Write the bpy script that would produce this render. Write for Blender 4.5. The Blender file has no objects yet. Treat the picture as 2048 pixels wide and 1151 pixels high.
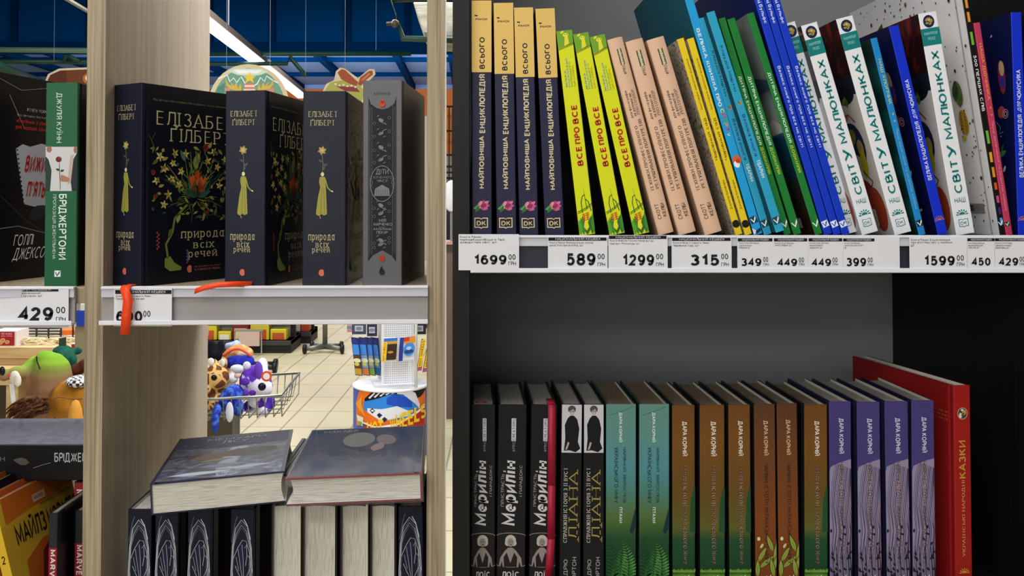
import bpy, bmesh, math, random
from mathutils import Vector, Matrix

# ------------------------------------------------------------------ camera, world, lights, exposure
SC = bpy.context.scene
COL = SC.collection
F, PX, PY, CZ = 1800.0, 940.0, 360.0, 1.45          # focal length and principal point in photo pixels, eye height
PITCH = math.atan(40.0 / F)
cam_d = bpy.data.cameras.new('camera')
cam = bpy.data.objects.new('camera', cam_d); COL.objects.link(cam)
cam_d.sensor_width = 36.0
cam_d.lens = 36.0 * F / 2048.0
cam_d.shift_x = (1024.0 - PX) / 2048.0
cam_d.shift_y = (PY - 575.5) / 2048.0
cam_d.clip_start = 0.02
cam.location = (0, -1.0, CZ)
cam.rotation_euler = (math.pi / 2 + PITCH, 0, 0)
SC.camera = cam

W = bpy.data.worlds.new('world'); SC.world = W
W.use_nodes = True
bg = W.node_tree.nodes['Background']
bg.inputs[0].default_value = (0.90, 0.95, 1.0, 1)
bg.inputs[1].default_value = 0.30

def area(name, loc, sx, sy, power, target=None, color=(1, 0.985, 0.965)):
    d = bpy.data.lights.new(name, 'AREA'); d.shape = 'RECTANGLE'
    d.size, d.size_y, d.energy, d.color = sx, sy, power, color
    o = bpy.data.objects.new(name, d); COL.objects.link(o); o.location = loc
    if target is not None:
        o.rotation_euler = (Vector(target) - Vector(loc)).to_track_quat('-Z', 'Y').to_euler()
    return o

area('aisle_ceiling_and_fill_light', (-0.5, -0.62, 3.3), 2.6, 0.5, 36, (-0.3, -0.15, 1.2))
area('aisle_ceiling_and_fill_light', (-1.3, -2.6, 3.4), 3.0, 0.4, 44, (-0.3, 0.0, 1.2))
area('aisle_ceiling_and_fill_light', (-3.2, -6.0, 3.5), 6.0, 0.5, 90, (0.1, 0.0, 1.2))  # added low-angle row, brightens the grey back panel and the spines
area('front_fill_light', (-1.6, -7.5, 2.0), 7.0, 2.0, 85, (0.0, 0.0, 1.25))  # unseen fill added low in front, softens the shade under the shelf
area('hall_ceiling_and_fill_light', (1.0, 0.95, 3.1), 1.4, 0.5, 122, (-.4, .25, 1.8), (.86, .93, 1.0))  # lamp added out of view to brighten the oak side panel
for yy in (3.2, 6.4, 9.6):
    area('hall_ceiling_and_fill_light', (-1.6, yy, 3.75), 5.0, 0.5, 190, (-1.6, yy, 0))
area('hall_ceiling_and_fill_light', (-2.5, 13.5, 3.0), 7.0, 0.5, 420, (-2.5, 19.0, 4.2), (0.92, 0.96, 1))  # fill added below the far ceiling, aimed up to brighten it

SC.view_settings.view_transform = 'Standard'
SC.view_settings.look = 'None'
SC.view_settings.gamma = 1.0
SC.view_settings.use_curve_mapping = False
SC.view_settings.exposure = 0.0

# ------------------------------------------------------------------ helpers
CP, SP = math.cos(PITCH), math.sin(PITCH)
def P(px, py, Y=0.0):
    """the point of the place on the vertical plane y = Y that the photo shows at pixel (px, py)"""
    r, u = (px - PX) / F, (PY - py) / F
    dx, dy, dz = r, CP - u * SP, SP + u * CP
    k = (Y + 1.0) / dy
    return Vector((dx * k, Y, CZ + dz * k))
def floor_at(px, py):
    r, u = (px - PX) / F, (PY - py) / F
    dx, dy, dz = r, CP - u * SP, SP + u * CP
    k = -CZ / dz
    return Vector((dx * k, -1.0 + dy * k, 0))

def lin(h):
    h = h.lstrip('#'); out = []
    if len(h) == 3: h = h[0] * 2 + h[1] * 2 + h[2] * 2
    for i in (0, 2, 4):
        c = int(h[i:i + 2], 16) / 255.0
        out.append(c / 12.92 if c <= 0.04045 else ((c + 0.055) / 1.055) ** 2.4)
    return tuple(out) + (1.0,)

MATS = {}
def mat(col, rough=0.5, metal=0.0, emit=0.0, spec=0.25, coat=0.0, alpha=1.0):
    key = (col, rough, metal, emit, spec, coat, alpha)
    if key in MATS: return MATS[key]
    m = bpy.data.materials.new('paint_' + col.strip('#')); m.use_nodes = True
    b = m.node_tree.nodes['Principled BSDF']
    b.inputs['Base Color'].default_value = lin(col)
    b.inputs['Roughness'].default_value = rough
    b.inputs['Metallic'].default_value = metal
    b.inputs['Specular IOR Level'].default_value = spec
    b.inputs['Coat Weight'].default_value = coat
    b.inputs['Coat Roughness'].default_value = 0.12
    b.inputs['Alpha'].default_value = alpha
    if emit:
        b.inputs['Emission Color'].default_value = lin(col)
        b.inputs['Emission Strength'].default_value = emit
    MATS[key] = m
    return m

def ramp_mat(name, stops, src='z', scale=(1, 1, 1), rough=0.5, noise=0.0, nscale=12, detail=6, bump=0.0, coat=0.0, spec=0.25, constant=False):
    """colour ramp over generated height ('z','x','y') with some noise, or over noise / voronoi / wave textures of the object"""
    m = bpy.data.materials.new(name); m.use_nodes = True
    nt = m.node_tree; N = nt.nodes; L = nt.links
    b = N['Principled BSDF']; b.inputs['Roughness'].default_value = rough
    b.inputs['Coat Weight'].default_value = coat; b.inputs['Specular IOR Level'].default_value = spec
    tc = N.new('ShaderNodeTexCoord'); mp = N.new('ShaderNodeMapping'); mp.inputs['Scale'].default_value = scale
    rp = N.new('ShaderNodeValToRGB')
    if constant: rp.color_ramp.interpolation = 'CONSTANT'
    el = rp.color_ramp.elements
    while len(el) < len(stops): el.new(0.5)
    for e, (p, c) in zip(el, stops): e.position = p; e.color = lin(c)
    fac = None
    if src in 'xyz':
        L.new(tc.outputs['Generated'], mp.inputs[0])
        sx = N.new('ShaderNodeSeparateXYZ'); L.new(mp.outputs[0], sx.inputs[0])
        fac = sx.outputs['XYZ'.index(src.upper())]
        if noise:
            no = N.new('ShaderNodeTexNoise'); no.inputs['Scale'].default_value = nscale; no.inputs['Detail'].default_value = detail
            L.new(tc.outputs['Object'], no.inputs[0])
            ma = N.new('ShaderNodeMath'); ma.operation = 'MULTIPLY_ADD'
            L.new(no.outputs[0], ma.inputs[0]); ma.inputs[1].default_value = noise
            ad = N.new('ShaderNodeMath'); ad.operation = 'ADD'; ad.inputs[1].default_value = -noise / 2
            L.new(fac, ad.inputs[0]); L.new(ad.outputs[0], ma.inputs[2]); fac = ma.outputs[0]
    else:
        L.new(tc.outputs['Object'], mp.inputs[0])
        if src == 'noise':
            t = N.new('ShaderNodeTexNoise'); t.inputs['Scale'].default_value = nscale; t.inputs['Detail'].default_value = detail
            t.inputs['Distortion'].default_value = noise; fac = t.outputs[0]
        elif src == 'voronoi':
            t = N.new('ShaderNodeTexVoronoi'); t.inputs['Scale'].default_value = nscale; fac = t.outputs[0]
        elif src == 'edges':
            t = N.new('ShaderNodeTexVoronoi'); t.feature = 'DISTANCE_TO_EDGE'; t.inputs['Scale'].default_value = nscale; fac = t.outputs[0]
        else:
            t = N.new('ShaderNodeTexWave'); t.inputs['Scale'].default_value = nscale; t.inputs['Distortion'].default_value = noise
            t.inputs['Detail'].default_value = 2; t.bands_direction = src[-1].upper(); fac = t.outputs['Fac']
        L.new(mp.outputs[0], t.inputs[0])
    L.new(fac, rp.inputs[0]); L.new(rp.outputs[0], b.inputs['Base Color'])
    if bump:
        bn = N.new('ShaderNodeBump'); bn.inputs['Strength'].default_value = bump; bn.inputs['Distance'].default_value = 0.002
        L.new(fac, bn.inputs['Height']); L.new(bn.outputs[0], b.inputs['Normal'])
    return m

def tag(o, label=None, cat=None, group=None, kind=None):
    if label: o['label'] = label
    if cat: o['category'] = cat
    if group: o['group'] = group
    if kind: o['kind'] = kind
    return o
def empty(name, loc=(0, 0, 0), rot=None):
    o = bpy.data.objects.new(name, None); COL.objects.link(o); o.empty_display_size = 0.05
    o.location = loc
    if rot is not None: o.rotation_euler = rot
    return o
def thing(name, label, cat, loc=(0, 0, 0), rot=None, group=None):
    return tag(empty(name, loc, rot), label, cat, group)

class MB:
    """collects boxes, tubes, polygons in one mesh"""
    def __init__(s): s.v = []; s.f = []; s.m = []; s.mats = []
    def mi(s, m):
        if m not in s.mats: s.mats.append(m)
        return s.mats.index(m)
    def add(s, vs, fs, m):
        o = len(s.v); i = s.mi(m); s.v += [tuple(v) for v in vs]
        for f in fs: s.f.append([o + k for k in f]); s.m.append(i)
    def box(s, a, b, m):
        (x0, y0, z0), (x1, y1, z1) = a, b
        x0, x1 = min(x0, x1), max(x0, x1); y0, y1 = min(y0, y1), max(y0, y1); z0, z1 = min(z0, z1), max(z0, z1)
        s.add([(x0,y0,z0),(x1,y0,z0),(x1,y1,z0),(x0,y1,z0),(x0,y0,z1),(x1,y0,z1),(x1,y1,z1),(x0,y1,z1)],
              [(0,3,2,1),(4,5,6,7),(0,1,5,4),(1,2,6,5),(2,3,7,6),(3,0,4,7)], m)
    def poly(s, pts, m): s.add(pts, [tuple(range(len(pts)))], m)
    def prism(s, pts, vec, m):
        n = len(pts); vec = Vector(vec)
        s.add([Vector(p) for p in pts] + [Vector(p) + vec for p in pts],
              [tuple(reversed(range(n))), tuple(range(n, 2 * n))] + [(i, (i + 1) % n, n + (i + 1) % n, n + i) for i in range(n)], m)
    def tube(s, pts, r, m, n=8, closed=False):
        pts = [Vector(p) for p in pts]; k = len(pts); vs = []; rs = r if isinstance(r, (list, tuple)) else [r] * k
        prev = None
        for i, p in enumerate(pts):
            if closed: t = pts[(i + 1) % k] - pts[i - 1]
            else: t = pts[min(i + 1, k - 1)] - pts[max(i - 1, 0)]
            t.normalize()
            a = Vector((0, 0, 1)) if abs(t.z) < 0.95 else Vector((1, 0, 0))
            if prev is not None: a = prev
            u = a - t * a.dot(t)
            if u.length < 1e-5: u = Vector((0, 1, 0)).cross(t)
            u.normalize(); w = t.cross(u); prev = u
            for j in range(n):
                g = 2 * math.pi * j / n; vs.append(p + (u * math.cos(g) + w * math.sin(g)) * rs[i])
        fs = []
        for i in range(k if closed else k - 1):
            for j in range(n):
                a0, a1 = i * n + j, i * n + (j + 1) % n; b0, b1 = ((i + 1) % k) * n + j, ((i + 1) % k) * n + (j + 1) % n
                fs.append((a0, a1, b1, b0))
        if not closed: fs += [tuple(reversed(range(n))), tuple(range((k - 1) * n, k * n))]
        s.add(vs, fs, m)
    def lathe(s, prof, m, c=(0, 0, 0), n=32, axis='z', a0=0.0, a1=2 * math.pi):
        full = abs(a1 - a0 - 2 * math.pi) < 1e-6; cols = n if full else n + 1; vs = []
        for i in range(cols):
            g = a0 + (a1 - a0) * i / n
            for (r, h) in prof:
                if axis == 'z': vs.append((c[0] + r * math.cos(g), c[1] + r * math.sin(g), c[2] + h))
                elif axis == 'y': vs.append((c[0] + r * math.cos(g), c[1] + h, c[2] + r * math.sin(g)))
                else: vs.append((c[0] + h, c[1] + r * math.cos(g), c[2] + r * math.sin(g)))
        q = len(prof); fs = []
        for i in range(n):
            for j in range(q - 1):
                a, b = i * q + j, ((i + 1) % cols) * q + j
                fs.append((a, b, b + 1, a + 1))
        s.add(vs, fs, m)
    def ball(s, c, r, m, n=16, rz=None, ry=None, rot=None):
        rz = r if rz is None else rz; ry = r if ry is None else ry; vs = []; fs = []; k = n // 2
        R = rot or Matrix.Identity(3)
        for i in range(k + 1):
            for j in range(n):
                a = math.pi * i / k; g = 2 * math.pi * j / n
                vs.append(Vector(c) + R @ Vector((r * math.sin(a) * math.cos(g), ry * math.sin(a) * math.sin(g), rz * math.cos(a))))
        for i in range(k):
            for j in range(n): fs.append((i * n + j, (i + 1) * n + j, (i + 1) * n + (j + 1) % n, i * n + (j + 1) % n))
        s.add(vs, fs, m)
    def build(s, name, parent=None, smooth=False, bevel=0.0, label=None):
        me = bpy.data.meshes.new(name); me.from_pydata(s.v, [], s.f)
        for m in s.mats: me.materials.append(m)
        me.polygons.foreach_set('material_index', s.m)
        if smooth: me.polygons.foreach_set('use_smooth', [True] * len(s.f))
        me.update()
        o = bpy.data.objects.new(name, me); COL.objects.link(o)
        if parent: o.parent = parent
        if bevel:
            bv = o.modifiers.new('bevel', 'BEVEL'); bv.width = bevel; bv.segments = 2; bv.limit_method = 'ANGLE'
        if label: o['label'] = label
        return o

# ---- lettering: strokes of each letter, thickened to polygons (cap height 1)
def _arc(cx, cy, rx, ry, a0, a1, n=9):
    return [(cx + rx * math.cos(math.radians(a0 + (a1 - a0) * i / n)), cy + ry * math.sin(math.radians(a0 + (a1 - a0) * i / n))) for i in range(n + 1)]
def _o(cx, cy, rx, ry, n=16): return _arc(cx, cy, rx, ry, 90, 450, n)
def _st(x, y0=0, y1=1): return [(x, y0), (x, y1)]
GL = {
'А': (.8, [[(0, 0), (.4, 1), (.8, 0)], [(.15, .33), (.65, .33)]]),
'Б': (.62, [[(.57, 1), (0, 1), (0, 0)], [(0, .57), (.33, .57)] + _arc(.33, .285, .27, .285, 90, -90) + [(0, 0)]]),
'В': (.64, [_st(0), [(0, 1), (.33, 1)] + _arc(.33, .77, .23, .23, 90, -90) + [(0, .54)], [(.3, .54), (.36, .54)] + _arc(.36, .27, .27, .27, 90, -90) + [(0, 0)]]),
'Г': (.55, [[(0, 0), (0, 1), (.55, 1)]]), 'Ґ': (.55, [[(0, 0), (0, 1), (.52, 1), (.52, 1.2)]]),
'Д': (.88, [[(0, -.2), (0, 0), (.88, 0), (.88, -.2)], [(.13, 0), (.22, .4), (.25, 1), (.72, 1), (.72, 0)]]),
'Е': (.55, [[(.54, 1), (0, 1), (0, 0), (.55, 0)], [(0, .53), (.48, .53)]]),
'Є': (.74, [_arc(.4, .5, .4, .5, 45, 315, 14), [(0, .5), (.5, .5)]]),
'Ж': (1.05, [_st(.525), [(.03, 1), (.34, .52), (0, 0)], [(.34, .52), (.71, .52)], [(1.02, 1), (.71, .52), (1.05, 0)]]),
'З': (.6, [_arc(.29, .77, .27, .23, 150, -90), _arc(.29, .27, .31, .27, 90, -150)]),
'И': (.68, [[(0, 1), (0, 0), (.68, 1), (.68, 0)]]), 'Й': (.68, [[(0, 1), (0, 0), (.68, 1), (.68, 0)], _arc(.34, 1.27, .16, .1, 180, 360, 6)]),
'І': (.02, [_st(0)]), 'Ї': (.2, [_st(.1), [(-.07, 1.22), (.03, 1.22)], [(.17, 1.22), (.27, 1.22)]]),
'К': (.64, [_st(0), [(.6, 1), (.04, .48)], [(.2, .62), (.64, 0)]]),
'Л': (.7, [[(0, .02), (.1, .07), (.17, .4), (.2, 1), (.7, 1), (.7, 0)]]),
'М': (.86, [[(0, 0), (0, 1), (.43, .22), (.86, 1), (.86, 0)]]),
'Н': (.68, [_st(0), _st(.68), [(0, .52), (.68, .52)]]), 'О': (.84, [_o(.42, .5, .42, .5)]), 'П': (.68, [[(0, 0), (0, 1), (.68, 1), (.68, 0)]]),
'Р': (.6, [_st(0), [(0, 1), (.34, 1)] + _arc(.34, .74, .26, .26, 90, -90) + [(0, .48)]]),
'С': (.76, [_arc(.42, .5, .42, .5, 48, 312, 14)]), 'Т': (.7, [[(0, 1), (.7, 1)], _st(.35)]),
'У': (.68, [[(0, 1), (.36, .36)], [(.68, 1), (.3, .16), (.2, .03), (.04, 0)]]),
'Ф': (.96, [_st(.48, -.06, 1.06), _o(.48, .52, .48, .32)]), 'Х': (.68, [[(.02, 1), (.68, 0)], [(.66, 1), (0, 0)]]),
'Ц': (.76, [[(0, 1), (0, 0), (.76, 0), (.76, -.2)], _st(.63)]), 'Ч': (.6, [[(0, 1), (0, .62), (.05, .5), (.16, .44), (.6, .44)], _st(.6)]),
'Ш': (.92, [[(0, 1), (0, 0), (.92, 0), (.92, 1)], _st(.46)]), 'Щ': (1.04, [[(0, 1), (0, 0), (1.04, 0), (1.04, -.2)], _st(.46), _st(.91)]),
'Ь': (.6, [_st(0), [(0, .57), (.33, .57)] + _arc(.33, .285, .27, .285, 90, -90) + [(0, 0)]]),
'Ю': (1.0, [_st(0), [(0, .5), (.26, .5)], _o(.63, .5, .37, .5)]),
'Я': (.62, [_st(.62), [(.62, 1), (.27, 1)] + _arc(.27, .74, .26, .26, 90, 270) + [(.62, .48)], [(.32, .48), (0, 0)]]),
'а': (.5, [_o(.24, .35, .24, .35), _st(.5, 0, .7)]), 'б': (.52, [_o(.27, .33, .26, .33), [(.01, .36), (.05, .78), (.24, .95), (.48, 1.0)]]),
'е': (.52, [[(.03, .37), (.51, .37)] + _arc(.27, .35, .25, .35, 5, 310, 12)]), 'р': (.52, [_st(0, -.28, .7), _o(.27, .35, .26, .35)]),
'с': (.48, [_arc(.27, .35, .26, .35, 48, 312, 12)]), 'о': (.54, [_o(.27, .35, .27, .35)]), 'у': (.5, [[(0, .7), (.26, .06)], [(.5, .7), (.2, -.15), (.02, -.27)]]),
'ф': (.8, [_st(.4, -.28, 1), _o(.4, .35, .4, .34)]), 'і': (.02, [_st(0, 0, .7), [(-.05, .95), (.05, .95)]]), 'ї': (.14, [_st(.07, 0, .7), [(-.09, .93), (.01, .93)], [(.13, .93), (.23, .93)]]),
'0': (.58, [_o(.29, .5, .29, .5)]), '1': (.34, [[(0, .76), (.18, .86), (.3, 1), (.3, 0)]]), '2': (.58, [_arc(.29, .72, .27, .28, 170, -35, 9) + [(.0, 0), (.58, 0)]]),
'3': (.6, [_arc(.29, .77, .27, .23, 150, -90), _arc(.29, .27, .31, .27, 90, -150)]), '4': (.62, [[(.45, 0), (.45, 1), (0, .28), (.62, .28)]]),
'5': (.58, [[(.53, 1), (.12, 1), (.06, .5)] + _arc(.27, .33, .3, .33, 125, -150, 11)]), '6': (.6, [_o(.3, .32, .3, .32), [(.0, .34), (.04, .66), (.16, .92), (.34, 1), (.54, .9)]]),
'7': (.56, [[(0, 1), (.56, 1), (.2, 0)]]), '8': (.6, [_o(.3, .76, .26, .24, 14), _o(.3, .27, .3, .27, 14)]), '9': (.6, [_o(.3, .68, .3, .32), [(.6, .66), (.56, .34), (.44, .08), (.26, 0), (.06, .1)]]),
'D': (.7, [_st(0), [(0, 1), (.28, 1)] + _arc(.28, .5, .42, .5, 90, -90) + [(0, 0)]]), 'R': (.62, [_st(0), [(0, 1), (.34, 1)] + _arc(.34, .74, .26, .26, 90, -90) + [(0, .48)], [(.32, .48), (.62, 0)]]),
'S': (.6, [_arc(.3, .75, .27, .25, 40, 270, 9) + _arc(.3, .25, .3, .25, 90, -145, 9)[1:]]), 'Y': (.68, [[(0, 1), (.34, .46), (.34, 0)], [(.68, 1), (.34, .46)]]),
'V': (.74, [[(0, 1), (.37, 0), (.74, 1)]]), 'L': (.52, [[(0, 1), (0, 0), (.52, 0)]]), 'N': (.68, [[(0, 0), (0, 1), (.68, 0), (.68, 1)]]), 'W': (1.05, [[(0, 1), (.26, 0), (.52, 1), (.79, 0), (1.05, 1)]]),
'i': (.02, [_st(0, 0, .7), [(-.05, .95), (.05, .95)]]), 'v': (.5, [[(0, .7), (.25, 0), (.5, .7)]]), 't': (.34, [[(.14, 1), (.14, .1), (.34, 0)], [(0, .7), (.34, .7)]]), 'h': (.5, [_st(0), [(0, .5), (.2, .7), (.4, .66), (.5, .5), (.5, 0)]]),
's': (.46, [[(.44, .6), (.24, .7), (.04, .58), (.1, .42), (.4, .3), (.44, .12), (.22, 0), (0, .1)]]),
'-': (.3, [[(0, .4), (.3, .4)]]), '#': (.66, [[(.15, 0), (.27, 1)], [(.42, 0), (.54, 1)], [(.02, .33), (.62, .33)], [(.06, .68), (.66, .68)]]), '.': (.08, [[(0, .05), (.1, .05)]]), ',': (.1, [[(.08, .08), (0, -.14)]]), '’': (.1, [[(.08, 1.05), (0, .8)]]),
'«': (.46, [[(.22, .62), (0, .38), (.22, .14)], [(.46, .62), (.24, .38), (.46, .14)]]), '»': (.46, [[(0, .62), (.22, .38), (0, .14)], [(.24, .62), (.46, .38), (.24, .14)]]), '‹': (.24, [[(.24, .7), (0, .4), (.24, .1)]]), '›': (.24, [[(0, .7), (.24, .4), (0, .1)]]), '/': (.4, [[(0, 0), (.4, 1)]])}
for a_, b_ in zip('ABCEHIKMOPTX', 'АВСЕНІКМОРТХ'): GL[a_] = GL[b_]
for a_, b_ in zip('aeocp', 'аеоср'): GL[a_] = GL[b_]
for ch_ in 'вгґджзийклмнптхцчшщьюя':
    w_, st_ = GL[ch_.upper()]; GL[ch_] = (w_ * .82, [[(x * .82, y * .71) for x, y in q] for q in st_])
def _thick(q, wd, out, serif):
    cl = len(q) > 3 and abs(q[0][0] - q[-1][0]) < 1e-6 and abs(q[0][1] - q[-1][1]) < 1e-6
    p = [Vector(k) for k in (q[:-1] if cl else q)]; n = len(p); vs = []; fs = []
    for i in range(n):
        a = p[(i - 1) % n] if (cl or i) else None; b = p[(i + 1) % n] if (cl or i < n - 1) else None
        t0 = (p[i] - a).normalized() if a is not None else None; t1 = (b - p[i]).normalized() if b is not None else None
        t0 = t0 if t0 is not None else t1; t1 = t1 if t1 is not None else t0
        n0, n1 = Vector((-t0.y, t0.x)), Vector((-t1.y, t1.x)); m = n0 + n1
        m = m.normalized() if m.length > .05 else n0
        k = 1 / max(.45, m.dot(n0)); w = wd / 2
        if serif: w *= .38 + .62 * min(1, abs(t0.y) + abs(t1.y))
        e = Vector((0, 0))
        vs += [p[i] + m * w * k + e, p[i] - m * w * k + e]
    for i in range(n if cl else n - 1): fs.append((2 * i, 2 * i + 1, 2 * ((i + 1) % n) + 1, 2 * ((i + 1) % n)))
    out.append((vs, fs))
    if serif and not cl:
        for i, j in ((0, 1), (-1, -2)):
            d = p[i] - p[j]
            if abs(d.y) > abs(d.x) * .8 and d.length > .15:
                h = .16; y = p[i].y; s = .045
                out.append(([Vector((p[i].x - h, y - s)), Vector((p[i].x + h, y - s)), Vector((p[i].x + h, y + s)), Vector((p[i].x - h, y + s))], [(0, 1, 2, 3)]))
TXT = {}
def glyphs(s, bold=0.0, spacing=1.0, serif=False):
    key = (s, bold, spacing, serif)
    if key in TXT: return TXT[key]
    wd = max(.05, .12 + bold * 2.3); x = 0; vs = []; fs = []
    for ch in s:
        if ch == ' ': x += .42; continue
        w, st = GL.get(ch) or GL[ch.upper()]
        if x > .2 and ch in 'ЛДАл': x -= .13 if serif else .08
        out = []
        for q in st: _thick([(a + x, b) for a, b in q], wd, out, serif)
        for v, f in out:
            o = len(vs); vs += [(k.x, k.y) for k in v]; fs += [tuple(o + i for i in g) for g in f]
        x += w + wd + (.16 if not serif else .26) + (spacing - 1) * .8 - (.09 if ch in 'АЛТУГЧЬРF47' else 0)
    x0, x1 = min(v[0] for v in vs), max(v[0] for v in vs); y0, y1 = min(v[1] for v in vs), max(v[1] for v in vs)
    vs = [((a - x0) / (x1 - x0), (b - y0) / (y1 - y0)) for a, b in vs]
    TXT[key] = (vs, fs, (x1 - x0) / (y1 - y0))
    return TXT[key]

class Art:
    """flat print on a surface w x h metres; u, v are fractions of it, v upward"""
    def __init__(s, w, h): s.w, s.h = w, h; s.v = []; s.f = []; s.m = []; s.mats = []; s.k = 0; s.part = None; s.pn = []
    def _add(s, pts, fs, m):
        if isinstance(m, str): m = mat(m, 0.5)
        if m not in s.mats: s.mats.append(m)
        o = len(s.v); s.k += 1
        s.v += [(min(max(x, 0.0), s.w), min(max(y, 0.0), s.h), s.k) for x, y in pts]
        for f in fs: s.f.append([o + i for i in f]); s.m.append(s.mats.index(m)); s.pn.append(s.part)
    def poly(s, m, pts): s._add([(u * s.w, v * s.h) for u, v in pts], [tuple(range(len(pts)))], m); return s
    def rect(s, m, u0, v0, u1, v1, n=6):
        pts = []; fs = []
        for i in range(n + 1):
            u = u0 + (u1 - u0) * i / n; pts += [(u * s.w, v0 * s.h), (u * s.w, v1 * s.h)]
            if i: fs.append((2 * i - 2, 2 * i, 2 * i + 1, 2 * i - 1))
        s._add(pts, fs, m); return s
    def ell(s, m, cu, cv, rx, ry=None, ang=0, n=18, a0=0, a1=360):
        ry = rx if ry is None else ry; c, d = math.cos(math.radians(ang)), math.sin(math.radians(ang)); pts = []
        for i in range(n):
            g = math.radians(a0 + (a1 - a0) * i / (n if a1 - a0 >= 360 else n - 1)); x, y = rx * 1e-3 * math.cos(g), ry * 1e-3 * math.sin(g)
            pts.append((cu * s.w + x * c - y * d, cv * s.h + x * d + y * c))
        s._add(pts, [tuple(range(n))], m); return s
    def line(s, m, wd, pts, closed=False):
        p = [Vector((u * s.w, v * s.h)) for u, v in pts]; n = len(p); out = []; fs = []
        w = wd * 0.5e-3
        for i in range(n):
            a = p[i - 1] if (i or closed) else p[i]; b = p[(i + 1) % n] if (i < n - 1 or closed) else p[i]
            t = (b - a); t = t.normalized() if t.length > 1e-9 else Vector((1, 0)); q = Vector((-t.y, t.x)) * w
            out += [tuple(p[i] + q), tuple(p[i] - q)]
        for i in range(n if closed else n - 1):
            a, b = 2 * i, 2 * ((i + 1) % n); fs.append((a, a + 1, b + 1, b))
        s._add(out, fs, m); return s
    def ring(s, m, wd, cu, cv, rx, ry=None, a0=0, a1=360, n=24):
        ry = rx if ry is None else ry; full = a1 - a0 >= 360
        pts = []
        for i in range(n if full else n + 1):
            g = math.radians(a0 + (a1 - a0) * i / n); pts.append((cu + rx * 1e-3 * math.cos(g) / s.w, cv + ry * 1e-3 * math.sin(g) / s.h))
        return s.line(m, wd, pts, full)
    def leaf(s, m, cu, cv, ln, wd, ang):
        c, d = math.cos(math.radians(ang)), math.sin(math.radians(ang)); pts = []
        for (a, b) in ((0, 0), (.25, .42), (.5, .5), (.78, .3), (1, 0), (.78, -.3), (.5, -.5), (.25, -.42)):
            x, y = a * ln * 1e-3, b * wd * 1e-3; pts.append((cu * s.w + x * c - y * d, cv * s.h + x * d + y * c))
        s._add(pts, [tuple(range(8))], m); return s
    def text(s, m, t, u0, v0, u1, v1, d='h', bold=0.0, sp=1.0, shear=0.0, serif=False):
        vs, fs, asp = glyphs(t, bold, sp, serif); pts = []
        for x, y in vs:
            x = x + shear * (y - 0.5)
            if d == 'h': u, v = u0 + x * (u1 - u0), v0 + y * (v1 - v0)
            elif d == 'up': u, v = u1 - y * (u1 - u0), v0 + x * (v1 - v0)
            else: u, v = u0 + y * (u1 - u0), v1 - x * (v1 - v0)
            pts.append((u * s.w, v * s.h))
        s._add(pts, fs, m); return s
    def build(s, name, parent, fn, label=None):
        if not s.v: return None
        res = None
        for part in dict.fromkeys(s.pn):
            used = {}; vs = []; fs = []; mi = []; ms = []
            for f, m, p in zip(s.f, s.m, s.pn):
                if p != part: continue
                for i in f:
                    if i not in used: used[i] = len(vs); x, y, k = s.v[i]; vs.append(fn(x, y, 0.00012 + 0.000015 * min(k, 70)))
                if s.mats[m] not in ms: ms.append(s.mats[m])
                fs.append([used[i] for i in f]); mi.append(ms.index(s.mats[m]))
            nm = part or name
            me = bpy.data.meshes.new(nm); me.from_pydata(vs, [], fs)
            for m in ms: me.materials.append(m)
            me.polygons.foreach_set('material_index', mi); me.update()
            o = bpy.data.objects.new(nm, me); COL.objects.link(o); o.parent = parent; res = res or o
        if label: res['label'] = label
        return res
def as_part(nm):
    def deco(f):
        def g(A, *a, **k):
            A.part, old = nm, A.part; f(A, *a, **k); A.part = old
        return g
    return deco
# ------------------------------------------------------------------ materials of the place
OAK = ramp_mat('oak_laminate', [(0.30, '#796b54'), (0.5, '#a19176'), (0.72, '#b6a88b')], 'noise', (260, 260, 5), 0.5, 0.6, 1.0, 5, 0.12)
OAKW = ramp_mat('oak_side_laminate', [(0.28, '#9c8c76'), (0.5, '#ab9b86'), (0.75, '#b8aa97')], 'noise', (120, 120, 2.5), 0.42, 0.6, 1.0, 6, 0.08)
BLACKW = ramp_mat('black_laminate', [(0.35, '#0b0a0a'), (0.7, '#131111')], 'noise', (160, 160, 4), 0.45, 0.3, 1.0, 4, 0.05, spec=0.3)
GREYB = mat('#8e9092', 0.75, spec=0.2)
PAGES = ramp_mat('paper_edges', [(0.25, '#98948a'), (0.5, '#cfcbc0'), (0.75, '#e0dcd2')], 'noise', (1500, 40, 40), 0.8, 0.0, 1.0, 4, 0.3, spec=0.1)
PAGESD = ramp_mat('paper_top_edges', [(0.25, '#77736c'), (0.5, '#8a867e'), (0.75, '#98948c')], 'noise', (1500, 30, 30), 0.85, 0.0, 1.0, 3, 0.2, spec=0.1)
PAGESB = ramp_mat('brown_paper_edges', [(0.25, '#574a3b'), (0.5, '#6a5c4a'), (0.75, '#786a58')], 'noise', (1500, 30, 30), 0.85, 0.0, 1.0, 3, 0.2, spec=0.1)
WHITEP = mat('#e4e4ea', 0.35)
RAILW = mat('#c9c8d2', 0.25, coat=0.3)
CARD = mat('#dedee2', 0.55)
INK = mat('#15151a', 0.6)
STEEL = mat('#9a9a98', 0.3, 0.9)

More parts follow.
